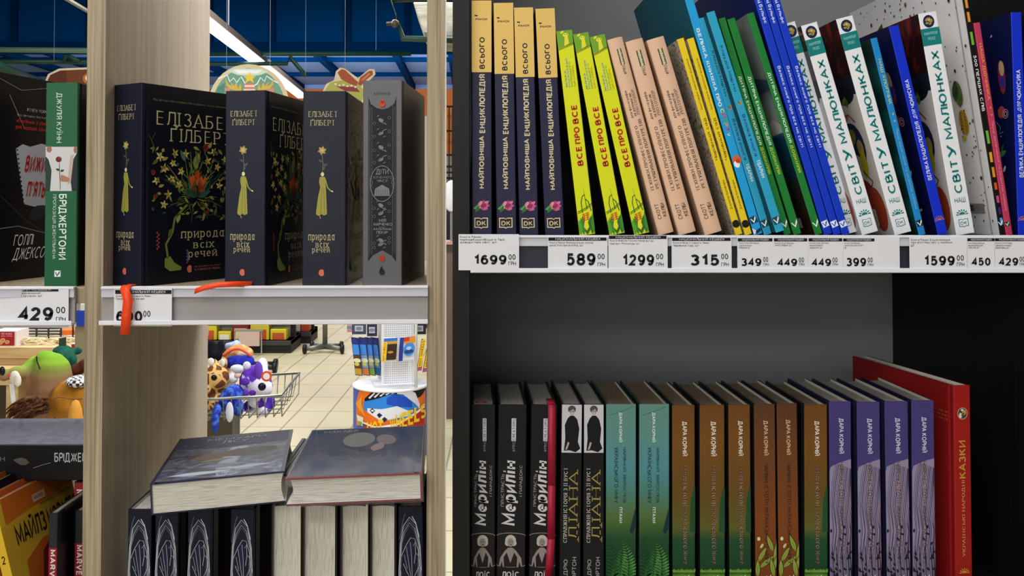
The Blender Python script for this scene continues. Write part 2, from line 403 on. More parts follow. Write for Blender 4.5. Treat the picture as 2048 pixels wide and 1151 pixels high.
# ------------------------------------------------------------------ the two bookcases
ZR = P(1000, 471.5, 0.0).z            # top of the price-tagged shelf of the black bookcase
ZLOW = 1.0                            # its next shelf down
bc = thing('bookcase', 'black bookcase with grey back panel on the right', 'bookcase', (0.3, 0, 0))
def bcb(name, a, b, m, bevel=0.0008):
    mb = MB(); mb.box((a[0] - 0.3, a[1], a[2]), (b[0] - 0.3, b[1], b[2]), m); return mb.build(name, bc, bevel=bevel)
XR, DR = 0.6295, 0.345
bcb('side_panel', (-0.0194, 0, 0), (0, DR + .008, 2.25), BLACKW)
bcb('side_panel', (XR, 0, 0), (XR + .02, DR + .008, 2.25), BLACKW)
bcb('back_panel', (0, DR, 0.06), (XR, DR + .008, 2.25), GREYB, 0)
for z in (ZR, ZLOW, 0.55, 2.05, 2.25): bcb('shelf', (0, 0.0, z - .022), (XR, DR, z), BLACKW)
bcb('plinth', (0, 0.02, 0), (XR, 0.04, 0.06), BLACKW)

def rail(parent, off, x0, x1, zt, h, dark, rot=0.0):
    """price holder: back channel, white top strip, mid band, clear bottom lip; front at about y = -0.014"""
    mb = MB()
    ox, oy = off
    def bx(a, b, m): mb.box((a[0] - ox, a[1] - oy, a[2]), (b[0] - ox, b[1] - oy, b[2]), m)
    bx((x0, -0.005, zt - h + .003), (x1, -0.0004, zt), dark)
    bx((x0, -0.0095, zt - .0022), (x1, -0.0004, zt + .0004), WHITEP)
    bx((x0, -0.0078, zt - .0115), (x1, -0.0051, zt - .0022), RAILW)
    bx((x0, -0.0135, zt - h), (x1, -0.0004, zt - h + .0030), WHITEP)
    bx((x0, -0.0145, zt - h + .0005), (x1, -0.0130, zt - h + .0052), WHITEP)
    return mb.build('price_rail', parent, bevel=0.0004)
HR = P(1000, 471).z - P(1000, 544).z
rail(bc, (0.3, 0), 0.0005, XR - .0005, ZR + .0006, HR, mat('#30303a', 0.3))

# left, light oak unit, turned a little
A0 = math.radians(1.9)
XL = P(171, 400).x
oc = thing('bookcase', 'light oak open bookcase without a back on the left', 'bookcase', (XL, 0, 0), (0, 0, A0))
DL = 0.455
TH = 0.0205
XI = P(853, 400).x - XL                                # local x of the right panel's left face
ZM = P(520, 574.5).z
ZB = 0.885
def ocb(name, a, b, m, bevel=0.0008):
    mb = MB(); mb.box(a, b, m); return mb.build(name, oc, bevel=bevel)
def panel(x0, x1):
    mb = MB(); mb.box((x0 + .0006, .0012, 0), (x1 - .0006, DL, 2.3), OAKW); mb.box((x0, 0, 0), (x1, .0014, 2.3), OAK)
    return mb.build('side_panel', oc, bevel=.0004)
panel(0, TH); panel(XI, XI + TH); panel(-0.40, -0.38)
for xa, xb in ((TH, XI), (-0.38, 0)):
    for z in (ZM, ZB, 0.45, 0.10): ocb('shelf', (xa, 0.002, z - .018), (xb, DL - .02, z), OAK)
EDGE = MB(); EDGE.box((XI + TH, .0, 0), (XI + TH + .0014, .003, 2.3), mat('#d8d6d2', 0.4)); EDGE.build('edge_band', oc)
HL = P(520, 575).z - P(520, 650).z
GREYRAIL = mat('#9b9694', 0.35)
rail(oc, (0, 0), TH + .0005, XI + .0015, ZM + .0012, HL, GREYRAIL)
rail(oc, (0, 0), -0.38, P(154, 600).x - XL, ZM + .0012, HL, GREYRAIL)

# ------------------------------------------------------------------ price tags
def price_tag(x0, y0, x1, y1, price, pb, cents, cb, uah, ub, head, lines, lb, label, Y=-0.0098, tilt=0.0, group='price tags in the shelf rails', foot=True):
    """pb, cb, ub, head, lb: pixel boxes (x0, ytop, x1, ybottom) of price, cents, currency, black header and text block"""
    a, b = P(x0, y1, Y), P(x1, y0, Y); w, h = b.x - a.x, b.z - a.z
    root = thing('price_tag', label, 'price tag', ((a.x + b.x) / 2, Y, a.z), (0, tilt, 0), group)
    mb = MB(); mb.box((-w / 2, 0, 0), (w / 2, 0.0005, h), CARD); cd = mb.build('card', root)
    A = Art(w, h)
    fu = lambda px: (px - x0) / (x1 - x0)
    fv = lambda py: (y1 - py) / (y1 - y0)
    def tx(t, bx, bold=0.0, m=INK): A.text(m, t, fu(bx[0]), fv(bx[3]), fu(bx[2]), fv(bx[1]), 'h', bold)
    if head:
        A.rect(INK, fu(head[0]), fv(head[3]), fu(head[2]), fv(head[1]), 1)
        k = (head[2] - head[0]); hh = head[3] - head[1]
        A.text(mat('#d8d8dc'), 'НАЦІОНАЛЬНИЙ КЕШБЕК', fu(head[0] + .12 * k), fv(head[3] - .16 * hh), fu(head[2] - .1 * k), fv(head[1] + .04 * hh), 'h', 0.01)
    if lines:
        n = len(lines); lh = (lb[3] - lb[1]) / n; mx = max(len(l) for l in lines)
        for i, l in enumerate(lines):
            tx(l, (lb[0], lb[1] + i * lh, lb[0] + (lb[2] - lb[0]) * len(l) / mx, lb[1] + i * lh + lh * .82), 0.012)
    tx(price, pb, 0.065)
    if cents: tx(cents, cb, 0.025)
    if uah: tx(uah, ub, 0.012)
    A.build('price_lettering', cd, lambda x, y, e: (x - w / 2, -e, y))
    return root
def std_tag(x0, x1, y0, y1, price, px0, px1, lines, label, head=True, py=(506, 531), c0=None, small=False, lx=0.76, **k):
    c0 = px1 + 4 if c0 is None else c0
    cw = 10 if small else 14
    hd = (x0 + 1, y0 + 1, x1 - 2, y0 + 7.5) if head is True else head
    ly0 = y0 + (9 if head else 3); lh = 4.6 if small else 5.6
    cy = (py[0] - .5, py[0] + 9.5) if small else (py[0] + 1, py[0] + 12)
    uy = (py[1] - 6.5, py[1] - 1) if small else (py[1] - 7, py[1] + 1)
    return price_tag(x0, y0, x1, y1, price, (px0, py[0], px1, py[1]), '00', (c0, cy[0], c0 + cw, cy[1]), 'ГРН', (c0, uy[0], c0 + cw + 1, uy[1]),
                     hd, lines, (x0 + 3, ly0, x0 + (x1 - x0) * lx, ly0 + lh * len(lines)), label, **k)
std_tag(917, 1038, 468, 540, '1699', 949, 1013, ['Книга Ранок', 'НайповЕнціклВсього Твій', 'довідн про світ, шт'], 'white price tag 1699 sticking out past the left end of the black shelf', head=False, py=(507, 529), Y=-0.0146)
std_tag(1096, 1215, 473.5, 543, '589', 1133.5, 1191, ['Книга Ранок Велика енцик молод', 'школ Усе про всеУкр, шт'], 'white price tag 589 under the lime yellow books')
std_tag(1217, 1335, 470, 541.5, '1299', 1246, 1308, ['Книга Фабула Техніки проф ретуш', 'портрет Photoshop, шт'], 'white price tag 1299 under the beige paperbacks', Y=-0.0122)
std_tag(1343.5, 1463, 474, 543, '315', 1381, 1438, ['Книга Вид.Старого Лева', 'Чарівний сад, шт'], 'white price tag 315 under the narrow yellow books', lx=.62)
std_tag(1475, 1546.8, 475, 543, '349', 1482.5, 1522.5, ['Книга Vivat 500 перших', 'слів Вімельбух', 'польська, шт'], 'white price tag 349, small one just right of the 315 tag', py=(514, 532), c0=1526, small=True, lx=.6)
std_tag(1547.2, 1616.3, 475, 543, '449', 1553.5, 1594, ['Книга Vivat Велика', 'книга тварин, шт'], 'white price tag 449 right beside the 349 tag, below the green spines', py=(515, 532), c0=1597.5, small=True, lx=.58)
std_tag(1616.7, 1686.3, 475, 543, '449', 1622, 1662, ['Книга Vivat Дитяча', 'енциклопедія', 'довкілля, шт'], 'white price tag 449 left of the wide 399 tag, below the cobalt blue spines', py=(515, 532), c0=1664.5, small=True, lx=.58)
std_tag(1686.7, 1799, 475, 543, '399', 1693, 1732, ['Книга Vivat Велика', 'книга про все на світі', 'шт'], 'white price tag 399 on a half empty card', head=(1686.7, 476.5, 1749, 482.5), py=(515, 532.5), c0=1735, small=True, lx=.36)
std_tag(1819.5, 1933.5, 474, 543, '1599', 1849, 1909, ['Книга Ранок Енциклопедія', 'про все Наш світ у малюнк,', 'шт'], 'white price tag 1599 alone under the tall white book', head=False, py=(509, 531))
price_tag(1935, 475, 1989.3, 543, '450', (1942, 513, 1980.5, 531), None, None, None, None, (1935.5, 476, 1989, 482), ['Книга Ранок Велика', 'енциклопедія для', 'чомусика, шт'], (1937, 484, 1969, 498), 'white price tag 450 under the polka dot book')
price_tag(1989.8, 475, 2060, 543, '429', (1996.5, 513, 2036, 531), '00', (2038.5, 513, 2049, 523), 'ГРН', (2038.5, 525, 2050, 531), (1990.5, 476, 2059, 482), ['Книга Vivat Наша', 'дівчинка книжка', 'досягнень, шт'], (1992, 484, 2024, 498), 'white price tag 429 at the right end of the black shelf')
# left unit: the rail front is a little further back towards the right
price_tag(-34, 572, 137.5, 655, '429', (35, 610.5, 107, 641), '00', (112.5, 613, 131, 626), 'ГРН', (112.5, 633, 132, 641), (-33, 575.5, 117, 582.5), ['Книга Vivat Американський', 'експеримент із сусідом, шт'], (-7, 583.5, 84, 595), 'white price tag 429 under the black and green books at far left', Y=-0.0098)
price_tag(227.5, 575, 344, 652, '600', (232, 621, 285, 643), '00', (286.5, 621, 301, 633), None, None, (230, 579.5, 343, 587.5), ['Книга Вид.Старого Лева', 'Природа всіх речей'], (231.5, 589.5, 301, 600.5), 'white price tag 600 crossed by a red ribbon', Y=-0.0072)
# ------------------------------------------------------------------ book builder
def as_mat(m): return mat(m, 0.42) if isinstance(m, str) else m
def book_core(name, M, t, d, h, st, label, group, cat='book'):
    root = tag(empty(name), label, cat, group); root.matrix_world = M
    hard = st.get('hard', True); th = st.get('board', 0.0024 if hard else 0.0006); ov = st.get('over', 0.003 if hard else 0.0003)
    bl = st.get('bulge', 0.0); pm = st.get('pages', PAGES)
    sm, lm, rm = as_mat(st['spine']), as_mat(st.get('left', st['spine'])), as_mat(st.get('right', st['spine']))
    th = min(th, t * .25); r = min(0.0009, t * .2)
    prof = [(-t / 2, d, lm), (-t / 2, .0095, lm)]
    if hard and t > .012: prof += [(-t / 2 + .0011, .0075, lm), (-t / 2 + .0011, .006, lm), (-t / 2, .0042, lm)]
    prof += [(-t / 2, r, lm), (-t / 2 + r * .3, r * .3, sm)]
    ns = 9
    for i in range(ns):
        x = -t / 2 + r + (t - 2 * r) * i / (ns - 1); prof.append((x, -bl * (1 - (2 * x / t) ** 2), sm))
    prof += [(t / 2 - r * .3, r * .3, sm), (t / 2, r, sm)]
    if hard and t > .012: prof += [(t / 2, .0042, rm), (t / 2 - .0011, .006, rm), (t / 2 - .0011, .0075, rm)]
    prof += [(t / 2, .0095, rm), (t / 2, d, rm)]
    inn = [(max(-t / 2 + th, min(t / 2 - th, x)), max(y, th)) for x, y, _ in prof]
    mb = MB(); n = len(prof)
    vs = [(x, y, z) for z in (0, h) for x, y, _ in prof] + [(x, y, z) for z in (0, h) for x, y in inn]
    for i in range(n - 1):
        m = prof[i + 1][2] if prof[i + 1][2] is prof[i][2] else sm
        o0, o1, i0, i1 = i, i + n, i + 2 * n, i + 3 * n
        mb.add([vs[k] for k in (o0, o0 + 1, o1 + 1, o1)], [(0, 1, 2, 3)], m)
        mb.add([vs[k] for k in (i0, i1, i1 + 1, i0 + 1)], [(0, 1, 2, 3)], as_mat(st.get('lining', '#cfcabd')))
        mb.add([vs[k] for k in (o1, o1 + 1, i1 + 1, i1)], [(0, 1, 2, 3)], m)
        mb.add([vs[k] for k in (o0, i0, i0 + 1, o0 + 1)], [(0, 1, 2, 3)], m)
    for k in (0, n - 1):
        mb.add([vs[j] for j in (k, k + n, k + 3 * n, k + 2 * n)], [(0, 1, 2, 3)], prof[k][2])
    me = mb.build('cover', root)
    pb = MB(); k = 0.0003
    x0, x1, y0, y1, z0, z1 = -t / 2 + th + k, t / 2 - th - k, th + k, d - ov, ov, h - ov
    if hard:                                   # fore edge hollow, as on a rounded book block
        q = 7; pts = [(x0, y0), (x1, y0)] + [(x1 + (x0 - x1) * i / (q - 1), y1 - st.get('hollow', .003) * (1 - (2 * i / (q - 1) - 1) ** 2)) for i in range(q)]
        pb.prism([(x, y, z0) for x, y in pts], (0, 0, z1 - z0), pm)
    else: pb.box((x0, y0, z0), (x1, y1, z1), pm)
    pb.build('page_block', root)
    if 'art' in st:
        A = Art(t, h); st['art'](A)
        A.build(st.get('artname', 'spine_lettering'), me, lambda x, y, e: (x - t / 2, -bl * (1 - (2 * x / t - 1) ** 2) - e, y))
    if 'pic' in st:
        A = Art(t, h); st['pic'](A)
        A.build('spine_picture', me, lambda x, y, e: (x - t / 2, -bl * (1 - (2 * x / t - 1) ** 2) - e + .0001, y))
    if 'rart' in st:
        A = Art(d, h); st['rart'](A); A.build('cover_picture', me, lambda x, y, e: (t / 2 + e, x, y))
    if 'rtext' in st:
        A = Art(d, h); st['rtext'](A); A.build('cover_lettering', me, lambda x, y, e: (t / 2 + e + .0004, x, y))
    if 'lart' in st:
        A = Art(d, h); st['lart'](A); A.build('cover_picture', me, lambda x, y, e: (-t / 2 - e, d - x, y))
    if 'ribbon' in st: st['ribbon'](root, t, d, h)
    return root

def shelf_book(name, q, Y, d, base, st, label, group, yaw=0.0):
    """q: pixel corners of the spine TL, TR, BL, BR on the plane y = Y; base: height of the shelf it stands on"""
    TL, TR, BL, BR = [P(q[2 * i], q[2 * i + 1], Y) for i in range(4)]
    T, B = (TL + TR) / 2, (BL + BR) / 2
    lean = math.atan2(T.x - B.x, T.z - B.z)
    t = ((TR - TL).x + (BR - BL).x) / 2 * math.cos(lean) * .978 - .0002
    bz = base + abs(math.sin(lean)) * t / 2 + 0.0002
    h = (T.z - bz) / math.cos(lean)
    bx = T.x - h * math.sin(lean)
    M = Matrix.Translation((bx, Y, bz)) @ Matrix.Rotation(yaw, 4, 'Z') @ Matrix.Rotation(lean, 4, 'Y')
    return book_core(name, M, t, d, h, st, label, group)
def VV(top, bot): return lambda py: (bot - py) / (bot - top)

# ---- small printed marks
@as_part('sun_logo')
def sun_mark(A, m, cu, cv, r):
    A.ell(m, cu, cv, r * .62, r * .56, 0, 14, 0, 180)
    for i in range(7):
        g = math.radians(5 + i * 28.3); c, s = math.cos(g), math.sin(g)
        A.line(m, r * .24, [(cu + r * .72e-3 * c / A.w, cv + r * .72e-3 * s / A.h), (cu + r * 1.25e-3 * c / A.w, cv + r * 1.1e-3 * s / A.h)])
@as_part('publisher_logo')
def book_logo(A, m, bgc, u0, v0, u1, v1, txt='DK', tm=None):
    mid = (u0 + u1) / 2; dv = (v1 - v0) * .1
    A.poly(m, [(u0, v0 + dv), (mid - .08, v0 + dv), (mid, v0), (mid + .08, v0 + dv), (u1, v0 + dv), (u1, v1), (mid + .08, v1), (mid, v1 - dv), (mid - .08, v1), (u0, v1)])
    k = (u1 - u0) * .07; kv = k * A.w / A.h
    A.poly(bgc, [(u0 + k, v0 + dv + kv), (mid - .06, v0 + dv + kv), (mid, v0 + kv), (mid + .06, v0 + dv + kv), (u1 - k, v0 + dv + kv), (u1 - k, v1 - kv), (mid + .06, v1 - kv), (mid, v1 - dv - kv), (mid - .06, v1 - kv), (u0 + k, v1 - kv)])
    A.text(tm or m, txt, u0 + .17 * (u1 - u0), v0 + .3 * (v1 - v0), u1 - .16 * (u1 - u0), v0 + .74 * (v1 - v0), 'h', .03)
@as_part('publisher_logo')
def quill_mark(A, box, ink, cu, cv, s, ang=0):
    """the small square with a feather"""
    c, d = math.cos(math.radians(ang)), math.sin(math.radians(ang))
    def R(x, y): return (cu + (x * c - y * d) * s * 1e-3 / A.w, cv + (x * d + y * c) * s * 1e-3 / A.h)
    if box: A.poly(box, [R(-.5, -.5), R(.5, -.5), R(.5, .5), R(-.5, .5)])
    A.poly(ink, [R(-.1, -.45), R(-.4, .25), R(-.3, .3), R(-.05, -.2), R(.1, .1), R(.42, .5), R(.35, .1), R(.1, -.2)])
@as_part('publisher_logo')
def lion_mark(A, m, cu, cv, r):
    A.ell(m, cu, cv, r, r, 0, 20, 40, 330); A.ell(m, cu - .1 * r * 1e-3 / A.w, cv + .4e-3 * r / A.h, r * .5, r * .6, 20, 12)
def fern(A, m, u, v, ln, wd, ang, n=16, bend=0.0):
    c0 = ang; x, y = u * A.w, v * A.h; st = ln / n
    for i in range(n):
        a = math.radians(c0 + bend * i / n); x += st * 1e-3 * math.cos(a); y += st * 1e-3 * math.sin(a)
        w = wd * math.sin(math.pi * min(1, (i + 1.5) / (n + 1.5)) ** .7)
        for sgn in (1, -1): A.leaf(m, x / A.w, y / A.h, w, w * .28, math.degrees(a) + sgn * 62)
# ------------------------------------------------------------------ books on the upper shelf of the black bookcase
GOLD, NAVY = mat('#dcb765', 0.38, 0.15), mat('#23233f', 0.4)
GOLDT = '#d8cba0'
def dk_style():
    V = VV(1, 466)
    def art(A):
        A.rect(GOLD, 0.0, V(143.5), 1.0, 1.0)
        A.text('#1d1a2c', 'РАНОК', .2, V(40.5), .8, V(35.5), 'h', .05)
        A.text('#1a1830', 'ВСЬОГО', .36, V(137), .66, V(74), 'up', .05)
        A.text(GOLDT, 'ЕНЦИКЛОПЕДІЯ', .35, V(264), .70, V(147.5), 'up', .05)
        A.text(GOLDT, 'НАЙПОВНІША', .33, V(373.5), .64, V(270), 'up', .05)
    def pic(A):
        sun_mark(A, '#1d1a2c', .5, V(32), 6.2)
        A.part = 'flower_picture'
        A.leaf('#3f7d43', .62, V(404), 13, 6, 205); A.leaf('#5d9a4e', .5, V(410), 10, 5, 190); A.leaf('#2f6a3a', .42, V(408), 9, 4, 230)
        for a, l, c in ((10, 11, '#c4507f'), (35, 12, '#d76b95'), (60, 9, '#b43f70'), (-15, 9, '#cf5d8b'), (85, 7, '#d97ca0'), (25, 8, '#8f2f5a')): A.leaf(c, .42, V(410), l, 5.5, a)
        for i, (u, p) in enumerate(((.45, 404), (.52, 409), (.4, 411), (.55, 414), (.48, 400))): A.ell(('#e9c07a', '#7c2a4d')[i % 2], u, V(p), .7)
        book_logo(A, GOLDT, '#2a211d', .12, V(453), .8, V(431))
    return dict(spine=NAVY, left=mat('#0f0e18', .3), right=mat('#0f0e18', .3), art=art, pic=pic, board=.0025)
DKS = dk_style()
POS = ['leftmost', 'second from left', 'third from left', 'rightmost']
for i, q in enumerate([(942.7, 1, 983.3, 1, 943.3, 467, 984.6, 467), (986.6, 6, 1026.9, 5.5, 993.1, 467, 1033.8, 467), (1027.9, 15, 1066, 15, 1038.2, 467, 1078.3, 467), (1070.4, 17, 1109.4, 17, 1089.7, 468, 1130, 468)]):
    shelf_book('book', q, .010, .225, ZR, DKS, 'thick navy encyclopedia with gold spine top, %s of the four' % POS[i], 'navy and gold encyclopedias on the upper shelf')

def yellow_style():
    V = VV(61, 470)
    def art(A):
        A.part = 'subtitle_lettering'
        for i, (t, c) in enumerate((('ВЕЛИКА', '#2c64b0'), ('ЕНЦИКЛОПЕДІЯ', '#3a7fb8'), ('МОЛОДШОГО', '#4f9a3a'), ('ШКОЛЯРА', '#d98a1c'))):
            A.text(c, t, .2 + .17 * i, V(174), .33 + .17 * i, V({0: 141, 1: 117, 2: 124, 3: 131}[i]), 'up', .01)
        A.part = 'title_lettering'
        A.text('#b41420', 'ВСЕ', .34, V(333), .76, V(295), 'up', .06)
        A.text('#b41420', 'ПРО', .34, V(289), .76, V(255), 'up', .06)
        A.text('#b41420', 'ВСЕ', .34, V(249), .76, V(212), 'up', .06)
    def pic(A):
        A.part = 'giraffe_picture'
        A.poly('#6ea32a', [(0, V(95)), (1, V(87)), (1, 1), (0, 1)])
        A.poly('#e4d92e', [(.4, V(92)), (.5, V(70)), (.68, V(68)), (.72, V(88))]); A.ell('#e8dc3c', .55, V(70), 3.2, 2.2); A.ell('#e4d92e', .35, V(64), 2.2, 1.2, 30); A.ell('#222', .5, V(69), .5); A.ell('#222', .65, V(69), .5)
        A.line('#4a6b1c', .7, [(0, V(99)), (1, V(90))]); A.line('#33541a', .7, [(0, V(96.5)), (1, V(87.5))])
        A.part = 'plant_picture'
        A.line('#3f7022', 1.0, [(.05, V(424)), (.6, V(417)), (1, V(409))]); A.line('#3f7022', .7, [(.05, V(427)), (.6, V(420)), (1, V(412))])
        A.line('#33601e', 1.0, [(.35, V(426)), (.33, V(405)), (.45, V(393)), (.62, V(391))])
        A.line('#33601e', 1.0, [(.9, V(424)), (.78, V(405)), (.6, V(399))])
        A.poly('#2f5c1c', [(.62, V(420)), (.68, V(420)), (.55, V(372))])
        for u, a, l in ((.5, 100, 22), (.5, 72, 22), (.3, 96, 20), (.8, 80, 22), (.92, 88, 24), (.1, 92, 18)): A.leaf(('#3f8a2a', '#5aa42c', '#2c6b22')[int(u * 10) % 3], u, V(470), l, 5, a)
        A.poly('#e8dc20', [(.34, V(455)), (.52, V(428)), (.66, V(455)), (.5, V(462))])
        for k in range(4): A.line('#d2691e', .9, [(.3, V(430 + 4 * k)), (.75, V(427 + 4 * k))]); 
        A.line('#c43c1c', .9, [(.4, V(428)), (.42, V(443))]); A.line('#c43c1c', .9, [(.62, V(426)), (.64, V(441))])
    return dict(spine=mat('#d6dc16', .4), left=mat('#15150c', .3), right=mat('#15150c', .3), art=art, pic=pic)
YS = yellow_style()
for i, q in enumerate([(1113, 62, 1143.4, 60, 1157.4, 471, 1192.7, 468), (1146, 68, 1176.4, 65, 1217.7, 471, 1252.3, 468), (1179.3, 73, 1209, 69, 1266.9, 471, 1301.7, 467)]):
    shelf_book('book', q, .010, .2, ZR, YS, 'lime yellow leaning book with red lettering, ' + ('nearest the navy encyclopedias', 'middle one of three', 'nearest the beige paperbacks')[i], 'lime yellow books on the upper shelf')

def beige_style():
    V = VV(79, 470); ink = '#3a2b24'
    def art(A):
        A.part = 'series_lettering'
        A.text(ink, '#PRO', .46, V(152), .66, V(134), 'up', .01)
        A.rect('#1f5a33', .42, V(133), .7, V(101), 1); A.text('#e0cdb4', 'SYSTEM', .47, V(131.5), .65, V(103), 'up', .02)
        A.part = 'title_lettering'
        A.text(ink, 'для фотографів', .2, V(238), .38, V(183), 'up', .02, serif=True)
        A.text(ink, 'за допомогою', .42, V(236), .58, V(190), 'up', .02, serif=True)
        A.text(ink, 'PHOTOSHOP', .62, V(234), .8, V(184), 'up', .005, serif=True)
        A.line(ink, .5, [(.04, V(242)), (.96, V(239))])
        A.text(ink, 'ТЕХНІКИ ПРОФЕСІЙНОГО', .22, V(384), .45, V(254), 'up', .015, serif=True)
        A.text(ink, 'РЕТУШУВАННЯ ПОРТРЕТІВ', .56, V(382), .77, V(243), 'up', .015, serif=True)
        A.part = 'author_lettering'
        A.text(ink, 'СКОТТ', .22, V(440), .45, V(410), 'up', .012)
        A.text(ink, 'КЕЛБІ', .58, V(437), .8, V(411), 'up', .012)
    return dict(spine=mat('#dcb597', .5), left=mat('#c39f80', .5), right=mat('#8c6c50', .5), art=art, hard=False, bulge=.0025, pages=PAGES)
BS = beige_style()
for i, q in enumerate([(1213.3, 79, 1245.3, 74, 1315.0, 471, 1350.4, 465), (1250.3, 83, 1285.3, 77, 1354.7, 471, 1396, 465), (1291, 80, 1329.5, 73, 1408.5, 471, 1447, 466)]):
    shelf_book('book', q, .010, .2, ZR, BS, 'thick beige paperback with dark brown spine print, ' + ('beside the lime yellow books', 'middle one of three', 'beside the crackle-patterned cover')[i], 'beige paperbacks on the upper shelf')

CRACK = ramp_mat('crackle_print', [(0.0, '#2a2722'), (0.03, '#3a352d'), (0.07, '#cfc4b0'), (1.0, '#dcd2be')], 'edges', (1, 1, .6), .5, 0, 240)
def garden_style():
    V = VV(79, 470); ink = '#6b4e12'
    def art(A):
        A.part = 'subtitle_lettering'
        A.text(ink, 'Анотоване ювілейне видання', .36, V(222), .7, V(120), 'up', .0)
        A.part = 'title_lettering'
        A.text(ink, 'Чарівний сад', .3, V(322), .76, V(238), 'up', .012)
        A.part = 'author_lettering'
        A.text(ink, 'Джекла Белфора', .35, V(420), .7, V(362), 'up', .01)
    def pic(A): lion_mark(A, '#17130c', .5, V(449), 4.4)
    return dict(spine=mat('#e6c81e', .45), left=CRACK, right=CRACK, art=art, pic=pic)
GS = garden_style()
for i, q in enumerate([(1353.4, 79, 1368, 75, 1470.5, 471, 1487, 468), (1374, 78, 1388, 75, 1489.2, 471, 1506, 468)]):
    shelf_book('book', q, .010, .19, ZR, GS, ('narrow yellow-spined book whose crackle-patterned cover shows beside the beige paperbacks', 'narrow yellow-spined book leaning against the tall sky blue book')[i], 'narrow yellow books on the upper shelf')

def sport_style():
    V = VV(0, 471)
    def art(A):
        w = '#e8eef0'
        A.text(w, 'ВЕЛИКА', .28, V(166), .72, V(114), 'down', .045); A.text(w, 'КНИЖКА', .28, V(223), .72, V(171), 'down', .045); A.text(w, 'ПРО', .28, V(250), .72, V(228), 'down', .045)
        for i, (ch, c) in enumerate(zip('СПОРТ', ('#e8d22c', '#d9482c', '#4caf50', '#e0a030', '#b04a9a'))): A.text(c, ch, .3, V(261 + 8 * i), .74, V(254 + 8 * i), 'down', .05)
    def pic(A):
        A.ell('#d9602c', .55, V(343), 5, 5.5); A.ell('#f0efe8', .4, V(350), 3, 4, 20); A.ell('#b83e20', .62, V(345), 2.4)
        A.text('#e8eef0', 'у', .3, V(302), .6, V(296), 'down'); quill_mark(A, '#123b4a', '#e8eef0', .45, V(446), 8.0, 8)
        A.poly('#e6e8ea', [(0, V(458)), (.5, V(466)), (0, V(470))]); A.poly('#14304a', [(.3, V(470)), (.95, V(466)), (.9, V(461)), (.3, V(465))])
    def lart(A):
        A.rect(mat('#0f5f74', .5), 0, 0, 1, 1); A.leaf('#7a4a2a', .8, .72, 20, 10, 60); A.leaf('#8c5a30', .84, .7, 14, 8, 110)
        for u, v in ((.6, .8), (.66, .74), (.9, .78), (.5, .7)): A.ell('#3fa0c0', u, v, 1.2)
    return dict(spine=mat('#1f9cd8', .45), left=mat('#0f5f74', .5), right=mat('#0f5f74', .5), art=art, pic=pic, lart=lart)
shelf_book('book', (1346.5, -72, 1367, -76, 1508.3, 471, 1526, 468), .010, .25, ZR, sport_style(), 'tall sky blue book with teal cover rising past the top of the picture', None)

def animal_style(top, bot):
    V = lambda py: (471 - py) / (471 - 36)
    def art(A):
        A.part = 'author_lettering'
        A.text('#1c3550', 'Клаудія Мартін', .25, V(194), .68, V(103), 'down', .005)
        A.part = 'title_lettering'
        A.text('#2a3a86', 'Велика книга', .3, V(322), .74, V(240), 'down', .015)
        A.text('#e8f2f2', 'ТВАРИН', .28, V(365), .76, V(330), 'down', .03)
    def pic(A):
        quill_mark(A, '#0f4a50', '#e8eef0', .5, V(449), 8.5, 8); A.leaf('#c8842c', .4, V(222), 6, 3, 60); A.leaf('#5a7a2c', .6, V(220), 5, 2, 120)
    return dict(spine=mat('#2b9fc4', .45), left=mat('#173848', .4), right=mat('#173848', .4), art=art, pic=pic)
shelf_book('book', (1397.7, 37, 1412.5, 33, 1526.5, 471, 1546.5, 468), .010, .22, ZR, animal_style(36, 471), 'turquoise book leaning between the sky blue book and its pulled-out twin', 'turquoise animal books on the upper shelf')
TQ = animal_style(25, 471)
shelf_book('book', (1412.5, 25, 1429.5, 22, 1550.6, 466, 1571.5, 462), -.004, .225, ZR + .0035, TQ, 'turquoise book pulled forward, leaning on the green books', 'turquoise animal books on the upper shelf')

def green_style(shows):
    V = VV(32, 471)
    def art(A):
        A.text('#e4efe4', 'ДИТЯЧА ЕНЦИКЛОПЕДІЯ', .3, V(290), .72, V(150), 'down', .03)
        A.text('#c6cf3a', 'ДОВКІЛЛЯ', .3, V(349), .72, V(294), 'down', .03)
    def pic(A): quill_mark(A, None, '#e8f0e4', .55, V(450), 9, 8)
    def lart(A):
        A.rect(ramp_mat('mountain_print', [(0, '#3a1d14'), (.2, '#2a2a22'), (.3, '#123a4c'), (.45, '#14446a'), (.52, '#9aa4a2'), (.6, '#8f9a98'), (.66, '#3a4a5c'), (.74, '#848c88'), (1, '#7c8480')], 'z', rough=.4, noise=.06, nscale=30), 0, 0, 1, 1, 2)
        A.poly('#39475a', [(.6, .69), (.8, .73), (1, .70), (1, .655), (.6, .645)])
        A.poly('#c3c9c4', [(.72, .48), (.9, .53), (1, .50), (1, .465), (.8, .455)])
        A.rect('#d8d8d4', .62, .03, .86, .075, 1); [A.line('#444', .5, [(.65 + .03 * k, .035), (.65 + .03 * k, .07)]) for k in range(6)]
    s = dict(spine=mat('#1d7a34', .42), left=mat('#0f4a24', .4), right=mat('#0f4a24', .4), art=art, pic=pic)
    if shows: s['lart'] = lart
    return s
for i, q in enumerate([(1436.8, 38, 1450.5, 34, 1567, 471, 1585, 468), (1453.7, 39, 1470.7, 35, 1587, 471, 1605, 468), (1493, 28, 1508, 24, 1628.5, 471, 1647.5, 467)]):
    shelf_book('book', q, .010, .21, ZR, green_style(i == 2), ('green-spined book touching the pulled-out turquoise book', 'green-spined book, middle one of three', 'green-spined book with grey mountain cover showing at its left')[i], 'green environment books on the upper shelf')

